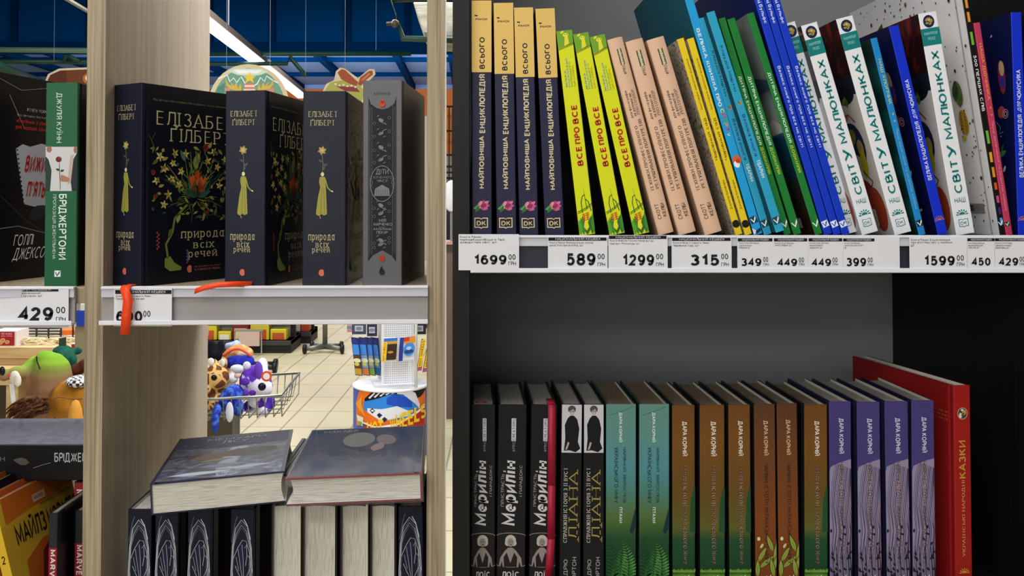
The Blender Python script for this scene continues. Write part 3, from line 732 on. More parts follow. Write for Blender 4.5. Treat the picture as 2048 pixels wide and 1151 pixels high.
def cobalt_style():
    V = VV(0, 471)
    def art(A):
        w = '#e6ebf6'
        A.part = 'illustrator_lettering'
        A.text(w, 'ілюстрації', .26, V(48), .8, V(-40), 'down', .02); A.text(w, 'Тоні', .26, V(74), .72, V(51), 'down', .02); A.text(w, 'Вульфа', .26, V(109), .76, V(77), 'down', .02)
        A.part = 'title_lettering'
        A.text(w, 'Велика книга про все на світі', .3, V(322), .74, V(183), 'down', .012)
    def pic(A): quill_mark(A, '#e6ebf6', '#1238b4', .5, V(453), 7.2, 8)
    return dict(spine=mat('#1238c0', .42), left=mat('#101c66', .4), right=mat('#101c66', .4), art=art, pic=pic)
CS = cobalt_style()
for i, q in enumerate([(1484.5, -78, 1502.5, -82, 1648.2, 471, 1666, 468), (1503, -78, 1519.5, -82, 1666.7, 471, 1683.6, 468), (1520, -78, 1537, -82, 1684.2, 471, 1701, 468)]):
    shelf_book('book', q, .010, .25, ZR, CS, 'tall cobalt blue book with white spine print, ' + ('beside the green books', 'middle one of three', 'beside the white books')[i], 'cobalt blue books on the upper shelf')

TEAL = '#0f7a78'
def world_style(left):
    V = VV(44, 471)
    def art(A):
        A.part = 'series_lettering'
        A.rect(TEAL, 0, V(107), 1, V(74)); A.text('#a8d0cc', 'ЕНЦИКЛОПЕДІЯ', .14, V(87), .86, V(81), 'h', .01); A.text('#a8d0cc', 'ПРО ВСЕ', .3, V(97), .7, V(91), 'h', .01)
        A.part = 'title_lettering'
        A.text(TEAL, 'МАЛЮНКАХ', .28, V(289), .74, V(118), 'up', .035)
        A.text(TEAL, 'У', .28, V(324), .74, V(299), 'up', .03)
        A.text(TEAL, 'СВІТ', .28, V(393), .74, V(330), 'up', .035)
        A.text(TEAL, 'НАШ', .22, V(411), .8, V(400), 'h', .01)
    def pic(A):
        A.ell('#16224a', .5, V(61), 6.4, 7.2); 
        for u, p, a, b, g in ((.46, 57, 3.2, 1.8, 20), (.6, 60, 2.2, 2.6, 60), (.4, 64, 2.0, 1.2, 0), (.56, 66, 1.8, 1.0, 30)): A.ell('#a58a3c', u, V(p), a, b, g)
        A.ell('#c9c07a', .52, V(58), 1.4, .8)
        sun_mark(A, TEAL, .5, V(434), 5.5); book_logo(A, TEAL, '#e6e6ea', .24, V(458), .76, V(442), 'DK')
    def lart(A):
        A.rect(mat('#c9c4c0', .35), 0, 0, 1, 1, 1)
        A.rect(ramp_mat('lava_print', [(.3, '#0d0c10'), (.5, '#2a1114'), (.62, '#7a1f1a'), (.72, '#a03222')], 'noise', (20, 20, 12), .3, 1.5, 1.0, 4), 0, .68, 1, 1, 1)
        A.rect('#101e2c', 0, .655, 1, .74, 1); A.ell('#0f1420', .85, .662, 26, 12)
        A.leaf('#4c6a2a', .86, .60, 16, 9, 100); A.leaf('#6a8a3a', .8, .62, 14, 6, 30); A.line('#a03a28', 2.2, [(.7, .62), (.76, .56), (.84, .57), (.9, .53)]); A.line('#a03a28', 2, [(.78, .53), (.84, .57)])
        A.ell('#182448', .82, .42, 26, 28); A.ell('#8a7a34', .8, .46, 14, 9, 30); A.ell('#9a8a4c', .88, .41, 8, 10, 0); A.ell('#a39a5a', .75, .43, 5, 8, 20)
        A.ell('#b9ada4', .8, .34, 14, 10); A.leaf('#a8a41c', .86, .26, 40, 18, 80); A.line('#1c1810', 2, [(.84, .3), (.92, .25), (.86, .2)])
        A.ell('#7a2c24', .8, .16, 26, 26); A.ell('#9a3a20', .9, .12, 18, 26); A.ell('#4c1a1a', .72, .17, 12, 20); A.rect('#d0ccc8', .74, .04, .86, .12, 1)
        [A.line('#333', .5 + .3 * (k % 2), [(.76 + .016 * k, .045), (.76 + .016 * k, .105)]) for k in range(6)]
    s = dict(spine=mat('#e6e6ea', .35), left=mat('#b9b3b0', .35), right=mat('#b9b3b0', .35), art=art, pic=pic)
    if left: s['lart'] = lart
    return s
WS0, WS = world_style(False), world_style(True)
for i, (q, Y) in enumerate([((1563, 48, 1592, 43, 1689, 474, 1717, 467), .024), ((1600, 51, 1636, 44, 1723, 473, 1759.5, 464.5), .012), ((1670.3, 38, 1706.8, 31, 1788, 472, 1825.7, 463), .010), ((1835.6, 27, 1873, 23, 1911, 470, 1951.5, 466), .010)]):
    shelf_book('book', q, Y, .215, ZR, WS0 if i < 1 else WS, 'white hardcover with big teal spine lettering, ' + ('partly behind the cobalt blue books', 'second from left of the four', 'beside the narrow azure book', 'rightmost, in front of the polka dot cover')[i], 'white hardcovers on the upper shelf')

def boy_style():
    V = VV(76, 470)
    def art(A):
        A.text('#c8cf6a', 'НАШ ХЛОПЧИК', .3, V(209), .8, V(118), 'down', .02)
        A.text('#c8cf6a', '›', .4, V(232), .7, V(226), 'down'); A.text('#c8cf6a', '‹', .4, V(245), .7, V(240), 'down')
        A.text('#8fc0dc', 'Перші досягнення та розвиток малюка', .3, V(419), .72, V(258), 'down', .0)
    def pic(A): quill_mark(A, '#0c2c30', '#e8eef0', .55, V(447), 7.4, 8)
    return dict(spine=mat('#1f86c8', .42), left=ramp_mat('teal_cover', [(.2, '#0c3434'), (.8, '#164f50')], 'wave_z', (1, 1, 1), .25, 2, 6), right=mat('#0c3434', .4), art=art, pic=pic)
shelf_book('book', (1740, 79, 1755.5, 73, 1838, 471, 1852, 468), .010, .16, ZR, boy_style(), 'narrow azure book with dark teal cover and yellow-green lettering', None)

def space_cover(A):
    A.rect(mat('#0d1446', .35), 0, 0, 1, 1, 1)
    for u, v, r in ((.7, .92, 2), (.5, .8, 1.5), (.86, .75, 1.2), (.8, .45, 1), (.6, .3, 1.4)): A.ell('#c4cbe0', u, v, r, r * .6, 30)
    A.ell('#7a2450', .84, .72, 7, 20, 8); A.ell('#c9a878', .84, .76, 5, 9, 10); A.ell('#243a9a', .85, .69, 3.5, 9, 8); A.ell('#8a2c2c', .85, .66, 3, 4)
    A.ell('#b04a4a', .82, .56, 7, 7); A.ring('#c9929a', .9, .88, .55, 5, 5); A.ring('#d2b0a8', .8, .88, .55, 2.6)
    A.line('#9aa4c8', .8, [(.74, .52), (.8, .49), (.78, .46), (.84, .47)])
    A.leaf('#3f8a4c', .76, .36, 16, 7, 20); A.leaf('#1f5a34', .8, .38, 10, 5, 60); A.ell('#dcdce4', .84, .3, 4, 2, 60); A.ring('#8fa2dc', 1.4, .76, .14, 10, 18, -60, 80); A.ell('#c4cbe0', .86, .12, 3.4, 1.6, 20)
def why_style():
    V = VV(52, 469)
    def art(A):
        A.text('#e4e8f6', 'ЧОМУСИКА', .28, V(216), .74, V(160), 'up', .03); A.text('#e4e8f6', 'для', .3, V(238), .7, V(220), 'up', .0, shear=.2)
        A.text('#e4e8f6', 'ВЕЛИКА ЕНЦИКЛОПЕДІЯ', .28, V(361), .74, V(244), 'up', .025)
    def pic(A): sun_mark(A, '#b06a58', .5, V(441), 4.6)
    return dict(spine=mat('#1430c8', .42), left=mat('#0d1446', .35), right=mat('#0d1446', .35), art=art, pic=pic, lart=space_cover)
WH = why_style()
shelf_book('book', (1776.4, 54, 1798, 49, 1875, 471, 1897, 467), .010, .17, ZR, WH, 'royal blue book leaning between the azure book and a white book', 'royal blue encyclopedias on the upper shelf')

DOTC = ['#7a2a3a', '#33343c', '#3c3c44', '#33343c', '#5a6a3a', '#a35a3a', '#8a3a50', '#3a4470']
def dots_style():
    def lart(A):
        A.rect(mat('#efeeee', .4), 0, 0, 1, 1, 1); rnd = random.Random(5)
        for i in range(330):
            big = rnd.random() < .12; A.ell(DOTC[0 if big and rnd.random() < .5 else rnd.randrange(8)] if big else DOTC[1 + rnd.randrange(3)], rnd.random() * .96 + .02, rnd.random() * .96 + .02, (2.6 if big else 1.35) * rnd.uniform(.7, 1.1), None, 0, 10)
        A.leaf('#3f6a34', .845, .50, 26, 14, 80); A.ell('#56743a', .87, .53, 9, 15, 10); A.ell('#b8912c', .88, .42, 9, 15, 8)
        for k in range(14): A.ell('#8a6a1c', .865 + .03 * (k % 2), .385 + .006 * k, 1.6)
        A.leaf('#c9b83c', .85, .36, 10, 7, 0); A.leaf('#2c5a34', .2, .7, 70, 36, 60); A.leaf('#b8692c', .3, .72, 60, 26, 20); A.leaf('#4f7a3a', .4, .66, 50, 22, -10); A.leaf('#b04a3c', .5, .7, 40, 18, 30)
        A.line('#b0aeb0', 2.2, [(.955, 0), (.955, 1)]); A.rect('#8c8a88', .82, .08, .93, .115, 1); A.text('#4a4a4c', 'Vivat', .86, .088, .92, .108); quill_mark(A, '#2c2c2c', '#d0d0d0', .84, .098, 7)
    def art(A):
        cs = ['#e0902c', '#e0902c', '#6fae3a', None, None, None, '#6fae3a', '#e0a02c', '#dc8a2c', '#d2521e', '#c04a80', '#3a2470', '#3f9ad8']
        ys = [-4, 24, 64, 0, 0, 0, 262, 305, 335, 366, 392, 415, 436]
        A.part = 'coloured_blocks'
        for c, y in zip(cs, ys):
            if c: A.rect(c, .34, (470 - y - (26 if y in (64, 262) else 20 if y < 340 else 14)) / (470 + 80), .72, (470 - y) / (470 + 80), 1)
        A.part = 'title_lettering'
        A.text('#e8e8e8', '500 ПЕРШИХ СЛІВ', .26, (470 - 223) / 550, .74, (470 - 111) / 550, 'down', .02); quill_mark(A, None, '#e8f0e4', .4, 24 / 550, 7, 8)
    return dict(spine=mat('#121212', .4), left=mat('#efeeee', .4), right=mat('#efeeee', .4), art=art, lart=lart)
shelf_book('book', (1911.5, -78, 1926, -80, 1999.5, 471, 2013.5, 469), .013, .285, ZR, dots_style(), 'big white polka dot picture book with black spine of coloured blocks', None)

def girl_style():
    V = VV(45, 468)
    def art(A):
        A.text('#e0a040', 'НАША ДІВЧИНКА', .28, V(200), .78, V(86), 'down', .02); A.text('#e0a040', '‹', .4, V(218), .7, V(212), 'down'); A.text('#e0a040', '›', .4, V(232), .7, V(227), 'down')
        A.text('#dc9ab0', 'Перші досягнення та розвиток малюка', .3, V(420), .72, V(242), 'down', .0)
    def pic(A): quill_mark(A, '#0c2c20', '#e8f0e4', .4, V(446), 5, 8)
    return dict(spine=mat('#b83a58', .45), left=mat('#4a1526', .4), right=mat('#4a1526', .4), art=art, pic=pic)
shelf_book('book', (1945.5, 46.5, 1962, 44, 2013.8, 471, 2025, 469), .010, .12, ZR, girl_style(), 'slim crimson pink book leaning on the black spine of coloured blocks', None)
shelf_book('book', (2020.6, 25, 2044, 24, 2036, 471, 2058, 470), .010, .13, ZR, WH, 'royal blue book standing against the right end panel', 'royal blue encyclopedias on the upper shelf')
# ------------------------------------------------------------------ books on the lower shelf of the black bookcase
YL = 0.03
BLK = mat('#121214', .45)
def figure(A, m_hair, m_skin, m_body, cu, v0, v1, bust=True):
    """a small printed portrait: hair, face, neck, shoulders, arms"""
    H = (v1 - v0) * A.h * 1000
    vv = lambda f: v0 + (v1 - v0) * f
    if bust:
        A.poly(m_skin, [(cu - .40, vv(.02)), (cu - .36, vv(.28)), (cu - .2, vv(.5)), (cu - .08, vv(.6)), (cu + .08, vv(.6)), (cu + .2, vv(.5)), (cu + .38, vv(.28)), (cu + .42, vv(.02))])
        A.poly(m_body, [(cu - .22, vv(0)), (cu - .24, vv(.3)), (cu - .13, vv(.45)), (cu, vv(.12)), (cu + .13, vv(.45)), (cu + .24, vv(.3)), (cu + .22, vv(0))])
        A.poly(m_body, [(cu - .36, vv(0)), (cu - .3, vv(.18)), (cu - .26, vv(0))]); A.poly(m_body, [(cu + .28, vv(0)), (cu + .31, vv(.18)), (cu + .38, vv(0))])
        A.ell(m_hair, cu, vv(.82), H * .17, H * .175); A.ell(m_hair, cu - .1, vv(.74), H * .09); A.ell(m_hair, cu + .11, vv(.74), H * .09); A.ell(m_skin, cu, vv(.76), H * .1, H * .135)
        A.ell('#3a2c28', cu - .03, vv(.785), H * .022, H * .012); A.ell('#3a2c28', cu + .05, vv(.785), H * .022, H * .012); A.ell('#4a1c1c', cu + .01, vv(.695), H * .03, H * .014)
    else:
        A.poly(m_body, [(cu - .36, vv(.03)), (cu - .3, vv(.3)), (cu - .33, vv(.58)), (cu - .2, vv(.72)), (cu - .07, vv(.78)), (cu + .1, vv(.78)), (cu + .26, vv(.7)), (cu + .36, vv(.5)), (cu + .3, vv(.22)), (cu + .42, vv(.08)), (cu + .2, vv(.0)), (cu - .1, vv(.04))])
        A.poly(m_skin, [(cu - .3, vv(.05)), (cu - .18, vv(.22)), (cu - .1, vv(.2)), (cu - .2, vv(.06))])
        A.ell(m_hair, cu, vv(.915), H * .085, H * .08); A.ell(m_skin, cu + .01, vv(.86), H * .05, H * .07); A.ell(m_hair, cu - .05, vv(.93), H * .05, H * .035, 30)
        A.ell('#2a2626', cu - .03, vv(.87), H * .012, H * .008); A.ell('#2a2626', cu + .06, vv(.87), H * .012, H * .008); A.line('#e8e4e0', .5, [(cu - .03, vv(.832)), (cu + .05, vv(.832))])
def paradox_style(ribbon):
    V = VV(808, 1190)
    def art(A):
        w = '#c9c6c6'
        A.part = 'series_lettering'; A.text('#8f8c8c', '#PRO', .5, V(901), .61, V(880), 'up', .005); A.rect('#c9c9cc', .47, V(880), .63, V(835), 1); A.text('#111', 'CREATORS', .5, V(879), .6, V(836.5), 'up', .02)
        A.part = 'title_lettering'; A.text('#9f9c9c', 'ПРИСТРАСТЬ', .12, V(1010), .24, V(946), 'up', .01)
        A.text(w, 'Мерилін', .13, V(1047), .72, V(919), 'up', .045, shear=.03); A.text('#9f9c9c', 'І ПАРАДОКС', .76, V(990), .88, V(928), 'up', .01)
        A.part = 'author_lettering'; A.text(w, 'ЛОЇС', .2, V(1150), .78, V(1137), 'h', .04); A.text(w, 'БЕННЕР', .12, V(1172), .86, V(1159), 'h', .04)
    def pic(A):
        A.rect('#1a1517', .02, V(1131), .98, V(1061), 1); A.ring('#a39a8a', .5, .5, V(1068), A.w * 500, 3, 0, 180); A.ring('#a39a8a', .5, .5, V(1125), A.w * 500, 3, 180, 360)
        figure(A, '#b8b0aa', '#8f847e', '#1c1618', .48, V(1130), V(1066))
    s = dict(spine=BLK, art=art, pic=pic, pages=PAGESD, lining='#222')
    def rib(root, t, d, h):
        mb = MB(); pts = [(t * .28, .03, h + .0005), (t * .27, .002, h + .0012), (t * .27, -.003, h - .002), (t * .30, -.0036, h - .09), (t * .31, -.0038, h - .15), (t * .22, -.0036, h - .20)]
        for (a, b) in zip(pts, pts[1:]):
            w = .0042
            mb.add([(a[0] - w, a[1], a[2]), (a[0] + w, a[1], a[2]), (b[0] + w, b[1], b[2]), (b[0] - w, b[1], b[2])], [(0, 1, 2, 3)], mat('#9c1c34', .4))
        o = mb.build('ribbon_bookmark', root, True); so = o.modifiers.new('thick', 'SOLIDIFY'); so.thickness = .0004
    def loop(root, t, d, h):
        mb = MB(); mb.tube([(t * (-.1 + .22 * math.cos(a)), .006 - .0035 * math.sin(a), h + .0012 + .002 * math.sin(a)) for a in [math.pi * i / 10 for i in range(11)]], .0009, mat('#7c1c2c', .4), 6); mb.build('ribbon_bookmark', root, True)
    if ribbon == 1: s['ribbon'] = rib
    if ribbon == 2: s['ribbon'] = loop
    return s
for i, q in enumerate([(938.5, 808.5, 992.4, 809, 933, 1151, 989.4, 1151), (995.6, 808.5, 1055.0, 809, 992.6, 1151, 1050.4, 1151), (1064, 809, 1114, 809, 1055.5, 1151, 1113, 1151)]):
    shelf_book('book', (q[0] + (3 if i == 0 else 0),) + q[1:4] + (q[4] + (9.5 if i == 0 else 0),) + q[5:], YL, .135, ZLOW, paradox_style((2, 0, 1)[i]), 'black hardcover with white script title, ' + ('beside the left end panel', 'middle one of three', 'with a red ribbon hanging over its spine')[i], 'black script-titled hardcovers on the lower shelf')
def portrait_style():
    V = VV(808, 1190)
    def art(A):
        A.part = 'title_lettering'; A.text('#d2cfca', 'СПРАВЖНЯ ІСТОРІЯ З ЇЇ ВУСТ', .13, V(1082), .33, V(934), 'up', .012, serif=True); A.text('#a38f4a', 'ДІАНА', .38, V(1080), .9, V(937), 'up', -.012, serif=True)
        A.part = 'author_lettering'; A.text('#a5a2a0', 'ЕНДРЮ', .18, V(1165), .4, V(1115), 'up', .01); A.text('#a5a2a0', 'МОРТОН', .58, V(1165), .8, V(1110), 'up', .01)
    def pic(A):
        A.rect('#c4c2c6', .03, V(904), .97, V(808.6), 1); figure(A, '#4a4442', '#a8a09c', '#0e0e10', .5, V(903), V(810), False)
    return dict(spine=BLK, art=art, pic=pic, pages=PAGESD, lining='#888')
PSY = portrait_style()
for i, q in enumerate([(1123.4, 808, 1164.6, 808, 1117, 1151, 1162.8, 1151), (1167, 808, 1208.3, 808, 1165.4, 1151, 1209.4, 1151)]):
    shelf_book('book', q, YL, .135, ZLOW, PSY, 'slim black book with black and white portrait at spine top, ' + ('beside the red ribbon', 'beside the teal fern book')[i], 'portrait-spined black books on the lower shelf')
FERNS = ramp_mat('fern_print', [(0, '#10281c'), (.3, '#1d4a2a'), (.42, '#4f6a34'), (.56, '#4a7f74'), (.68, '#4f8a92'), (.85, '#5a8a82'), (1, '#5f8880')], 'z', rough=.45, noise=.12, nscale=25)
def bird_style():
    V = VV(808, 1190)
    def art(A):
        A.part = 'author_lettering'; A.text('#dcebe4', 'ДАРА КОРНІЙ', .42, V(883), .55, V(824), 'down', .03)
        A.part = 'title_lettering'; A.text('#0f3d48', 'ЧАРІВНИЙ ЗВІРОСЛОВ', .56, V(1003), .68, V(893), 'down', .02); A.text('#0f3d48', 'УКРАЇНСЬКОГО МІФУ', .27, V(1004), .43, V(893), 'down', .02)
        A.part = 'subtitle_lettering'; A.text('#dcebe4', 'ПТАХИ', .43, V(1043), .55, V(1012), 'down', .03)
    def pic(A):
        A.part = 'bird_wing_picture'
        A.line('#3a7a74', 1.2, [(.1, V(830)), (.5, V(822)), (.9, V(812))]); A.line('#4a8a80', 1, [(.6, V(840)), (.95, V(825))])
        A.part = 'bird_tail_picture'
        A.poly('#123038', [(.78, V(1060)), (.97, V(1015)), (1, V(1020)), (1, V(1050)), (.88, V(1066))])
        A.part = 'fern_picture'
        fern(A, '#2f6a30', .12, V(1190), 60, 12, 62, 18, 30); fern(A, '#4f8a3f', .45, V(1190), 66, 11, 58, 20, 60); fern(A, '#1d4a24', .2, V(1190), 72, 9, 88, 18, 10); fern(A, '#3a7a3a', .02, V(1185), 38, 10, 40, 14, 50); fern(A, '#23582a', .9, V(1190), 50, 9, 110, 14, -30)
    return dict(spine=FERNS, left=mat('#173028', .4), right=mat('#173028', .4), art=art, pic=pic, pages=PAGESB)
BI = bird_style()
for i, q in enumerate([(1212.8, 808, 1271.8, 808, 1210, 1151, 1274, 1151), (1278.5, 808, 1338.8, 808, 1277, 1151, 1340, 1151)]):
    shelf_book('book', q, YL, .135, ZLOW, BI, 'teal book with green ferns at the spine foot, ' + ('beside the portrait-spined books', 'beside the olive brown books')[i], 'teal fern books on the lower shelf')
OLIVE = ramp_mat('olive_print', [(0, '#5f8a2c'), (.11, '#5f8a2c'), (.13, '#123d24'), (.30, '#1c4a28'), (.36, '#5a5a24'), (.55, '#66491a'), (.8, '#744b18'), (1, '#684118')], 'z', rough=.5, noise=.03, nscale=60)
RUST = ramp_mat('rust_print', [(0, '#743c14'), (.4, '#784016'), (.8, '#663c1e'), (1, '#57361e')], 'z', rough=.5, noise=.05, nscale=60)
def myth_style(kind):
    V = VV(808, 1190)
    def art(A):
        A.part = 'author_lettering'; A.text('#ece8e0' if kind == 'olive' else '#d8b890' if kind == 'rust' else '#dcd8ec', 'ДАРА КОРНІЙ', .43, V(909), .68, V(840), 'down', .03)
        A.part = 'title_lettering'
        c = '#c79a8c' if kind == 'olive' else '#c8a98f' if kind != 'rust' else '#3d1f10'
        for (m, dx, b) in ((c, 0, .05), ('#2a1a14' if kind != 'violet' else '#2c2338', 0, .0)):
            if kind == 'rust' and b: continue
            A.text(m, 'ЧАРІВНІ ІСТОТИ УКРАЇНСЬКОГО МІФУ', .44, V(1124), .68, V(926), 'down', b if b else .012)
    def pic(A):
        rnd = random.Random(7)
        if kind == 'olive':
            for u in (.12, .22, .3, .78, .88, .95): A.line('#5a4a1c', .35, [(u, V(880)), (u + .02, V(940)), (u - .03, V(1000)), (u + .01, V(1040))])
            A.part = 'meadow_picture'
            A.poly('#1f4a2a', [(.75, V(1060)), (.8, V(1000)), (.95, V(970)), (1, V(972)), (1, V(1060))])
            A.part = 'grass_picture'
            for k in range(26): A.leaf('#6f9a34', k / 26, V(1141), 3.4 + rnd.random() * 2, 1.4, 80 + rnd.random() * 30)
        elif kind == 'rust':
            A.line('#4a3418', .4, [(.3, V(815)), (.5, V(870)), (.35, V(925))]); A.line('#4a3418', .4, [(.05, V(840)), (.2, V(850)), (.4, V(842))])
            A.part = 'leaf_picture'
            for (u, p, l, a) in ((.12, 1120, 20, 60), (.18, 1132, 22, 40), (.85, 1100, 20, 110), (.9, 1120, 26, 80), (.8, 1140, 24, 70), (.1, 1150, 20, 90), (.88, 1150, 22, 100), (.06, 1180, 16, 70)):
                A.leaf('#2a2410', u, V(p), l + 1.4, 6.4, a); A.leaf('#8a9a3c', u, V(p), l, 5, a); A.line('#4a5a20', .3, [(u, V(p)), (u + .6 * l * 1e-3 * math.cos(math.radians(a)) / A.w, V(p) + .6 * l * 1e-3 * math.sin(math.radians(a)) / A.h)])
            A.ell('#d8d0a0', .16, V(1074), 1.8, 2.2); A.ell('#c9c08a', .3, V(1088), 1.4, 3, -30)
        else:
            A.poly('#8f84a0', [(.0, V(945)), (.06, V(935)), (.3, V(930)), (.6, V(925)), (.98, V(920)), (1, V(1190)), (0, V(1190))])
            for k in range(15):
                u = .04 + .065 * k; a = rnd.random() * .1; A.line('#3a3048', .45 + .2 * (k % 3), [(min(.97, u + .25), V(928 + k)), (u + .1, V(960 + 4 * k)), (u, V(1005 + 3 * k)), (min(.96, u + .07 + a), V(1060)), (max(.03, u - .02), V(1110)), (u + .03, V(1190))])
            A.part = 'leaf_picture'
            for k in range(60):
                u = rnd.choice((rnd.uniform(.03, .3), rnd.uniform(.7, .97), rnd.uniform(.1, .9))); p = 1190 - abs(rnd.gauss(0, 1)) * 55
                if p < 1045: p = 1190 - rnd.random() * 60
                A.leaf('#1c1626', u, V(p), 4.6, 2.4, rnd.uniform(20, 160))
            for u in (.12, .3, .55, .8, .92): A.line('#1c1626', .6, [(u, V(1190)), (u + .05, V(1140)), (u - .03, V(1090))])
        quill_mark(A, None, '#ece8e0', .62, V(1150), 7)
    m = dict(olive=OLIVE, rust=RUST, violet=mat('#443b74', .45))[kind]
    c = dict(olive='#1d1c1e', rust='#1d1c1e', violet='#20203c')[kind]
    return dict(spine=m, left=mat(c, .4), right=mat(c, .4), art=art, pic=pic, pages=PAGESB if kind != 'violet' else PAGESD)
OS, RS, VS = myth_style('olive'), myth_style('rust'), myth_style('violet')
for q, st, lab, grp in [
    ((1344, 810, 1390, 810, 1344.5, 1151, 1391.5, 1151), OS, 'olive brown book with white author name, beside the teal fern book', 'olive brown myth books on the lower shelf'),
    ((1398.5, 810, 1450, 810, 1400, 1151, 1450.6, 1151), OS, 'olive brown book with white author name, second from the teal fern books', 'olive brown myth books on the lower shelf'),
    ((1457, 809, 1500, 809, 1457.5, 1151, 1504, 1151), OS, 'olive brown book with white author name, touching the rust brown books', 'olive brown myth books on the lower shelf'),
    ((1508, 808, 1550, 808, 1510, 1151, 1554.5, 1151), RS, 'rust brown book with pale leaves at the spine foot, left one of two', 'rust brown myth books on the lower shelf'),
    ((1553.5, 807, 1594, 806, 1556.6, 1151, 1600, 1151), RS, 'rust brown book with pale leaves at the spine foot, right one of two', 'rust brown myth books on the lower shelf'),
    ((1609, 809, 1654, 809, 1608, 1151, 1657.5, 1151), OS, 'olive brown book with white author name, beside the violet books', 'olive brown myth books on the lower shelf'),
    ((1657.5, 803, 1702.7, 803, 1659.6, 1151, 1704.7, 1151), VS, 'violet book with grey hair-like waves, beside an olive brown book', 'violet myth books on the lower shelf'),
    ((1712.5, 804, 1760.7, 803, 1717, 1151, 1763.5, 1151), VS, 'violet book with grey hair-like waves, second from the left of four', 'violet myth books on the lower shelf'),
    ((1769, 803, 1816, 802, 1773, 1151, 1822, 1151), VS, 'violet book with grey hair-like waves, third from the left of four', 'violet myth books on the lower shelf'),
    ((1822.5, 801, 1868.5, 800, 1825, 1151, 1872, 1151), VS, 'violet book with grey hair-like waves, beside the tall red book', 'violet myth books on the lower shelf')]:
    shelf_book('book', q, YL, .135, ZLOW, st, lab, grp)
def tales_style():
    V = VV(770, 1190)
    def art(A):
        A.part = 'title_lettering'; A.text('#c99a3c', 'КАЗКИ', .24, V(956), .72, V(880), 'up', .03); A.text('#d0a06c', 'УКРАЇНСЬКІ НАРОДНІ', .4, V(1113), .62, V(959), 'up', .012, serif=True)
    def pic(A):
        A.ell('#d8b46a', .52, V(826), 6.4, 6.8); A.ell('#2f4a5c', .52, V(826), 5.7, 6.1); A.ell('#e4dcc4', .4, V(830), 2, 3); A.ell('#d29a4c', .62, V(824), 2.4, 2.8); A.ell('#e8e4d8', .5, V(819), 1.6, 1.2); A.leaf('#7a4a24', .45, V(832), 6, 3, 50)
        sun_mark(A, '#c99a3c', .52, V(1145), 5)
    def lart(A):
        for k in range(3): A.text('#c9684c', 'казки'[:3 + k % 2], .82, .86 - .018 * k, .95, .868 - .018 * k)
    return dict(spine=mat('#a01f1c', .4), left=mat('#8f1a1a', .4), right=mat('#6c1010', .4), art=art, pic=pic, lart=lart, lining='#d8d0c0', board=.003)
shelf_book('book', (1905, 771, 1942, 770, 1909, 1151, 1947.5, 1151), .035, .20, ZLOW, tales_style(), 'tall red storybook with gold lettering at the right end of the lower shelf', None, yaw=math.radians(9))
# ------------------------------------------------------------------ books in the light oak unit
def mat_from_axes(X, Y, Z, loc):
    return Matrix((( X[0], Y[0], Z[0], loc[0]), (X[1], Y[1], Z[1], loc[1]), (X[2], Y[2], Z[2], loc[2]), (0, 0, 0, 1)))
def turned_book(name, hinge, top, Y, t, d, psi, base, st, label, group, lean=0.0):
    """spine and right cover both in view; hinge: pixel x of the edge between them, top: pixel y of its upper end"""
    c = P(hinge, top, Y); h = c.z - base - .0003
    R = Matrix.Rotation(-math.radians(psi), 4, 'Z') @ Matrix.Rotation(math.radians(lean), 4, 'Y')
    o = R @ Vector((t / 2, 0, 0))
    bz = base + .0003 + abs(math.sin(math.radians(lean))) * t / 2
    if lean: h = (c.z - bz) / math.cos(math.radians(lean)); tip = R @ Vector((t / 2, 0, h)); loc = (c.x - tip.x, c.y - tip.y, bz)
    else: loc = (c.x - o.x, c.y - o.y, bz)
    return book_core(name, Matrix.Translation(loc) @ R, t, d, h, st, label, group), Matrix.Translation(loc) @ R

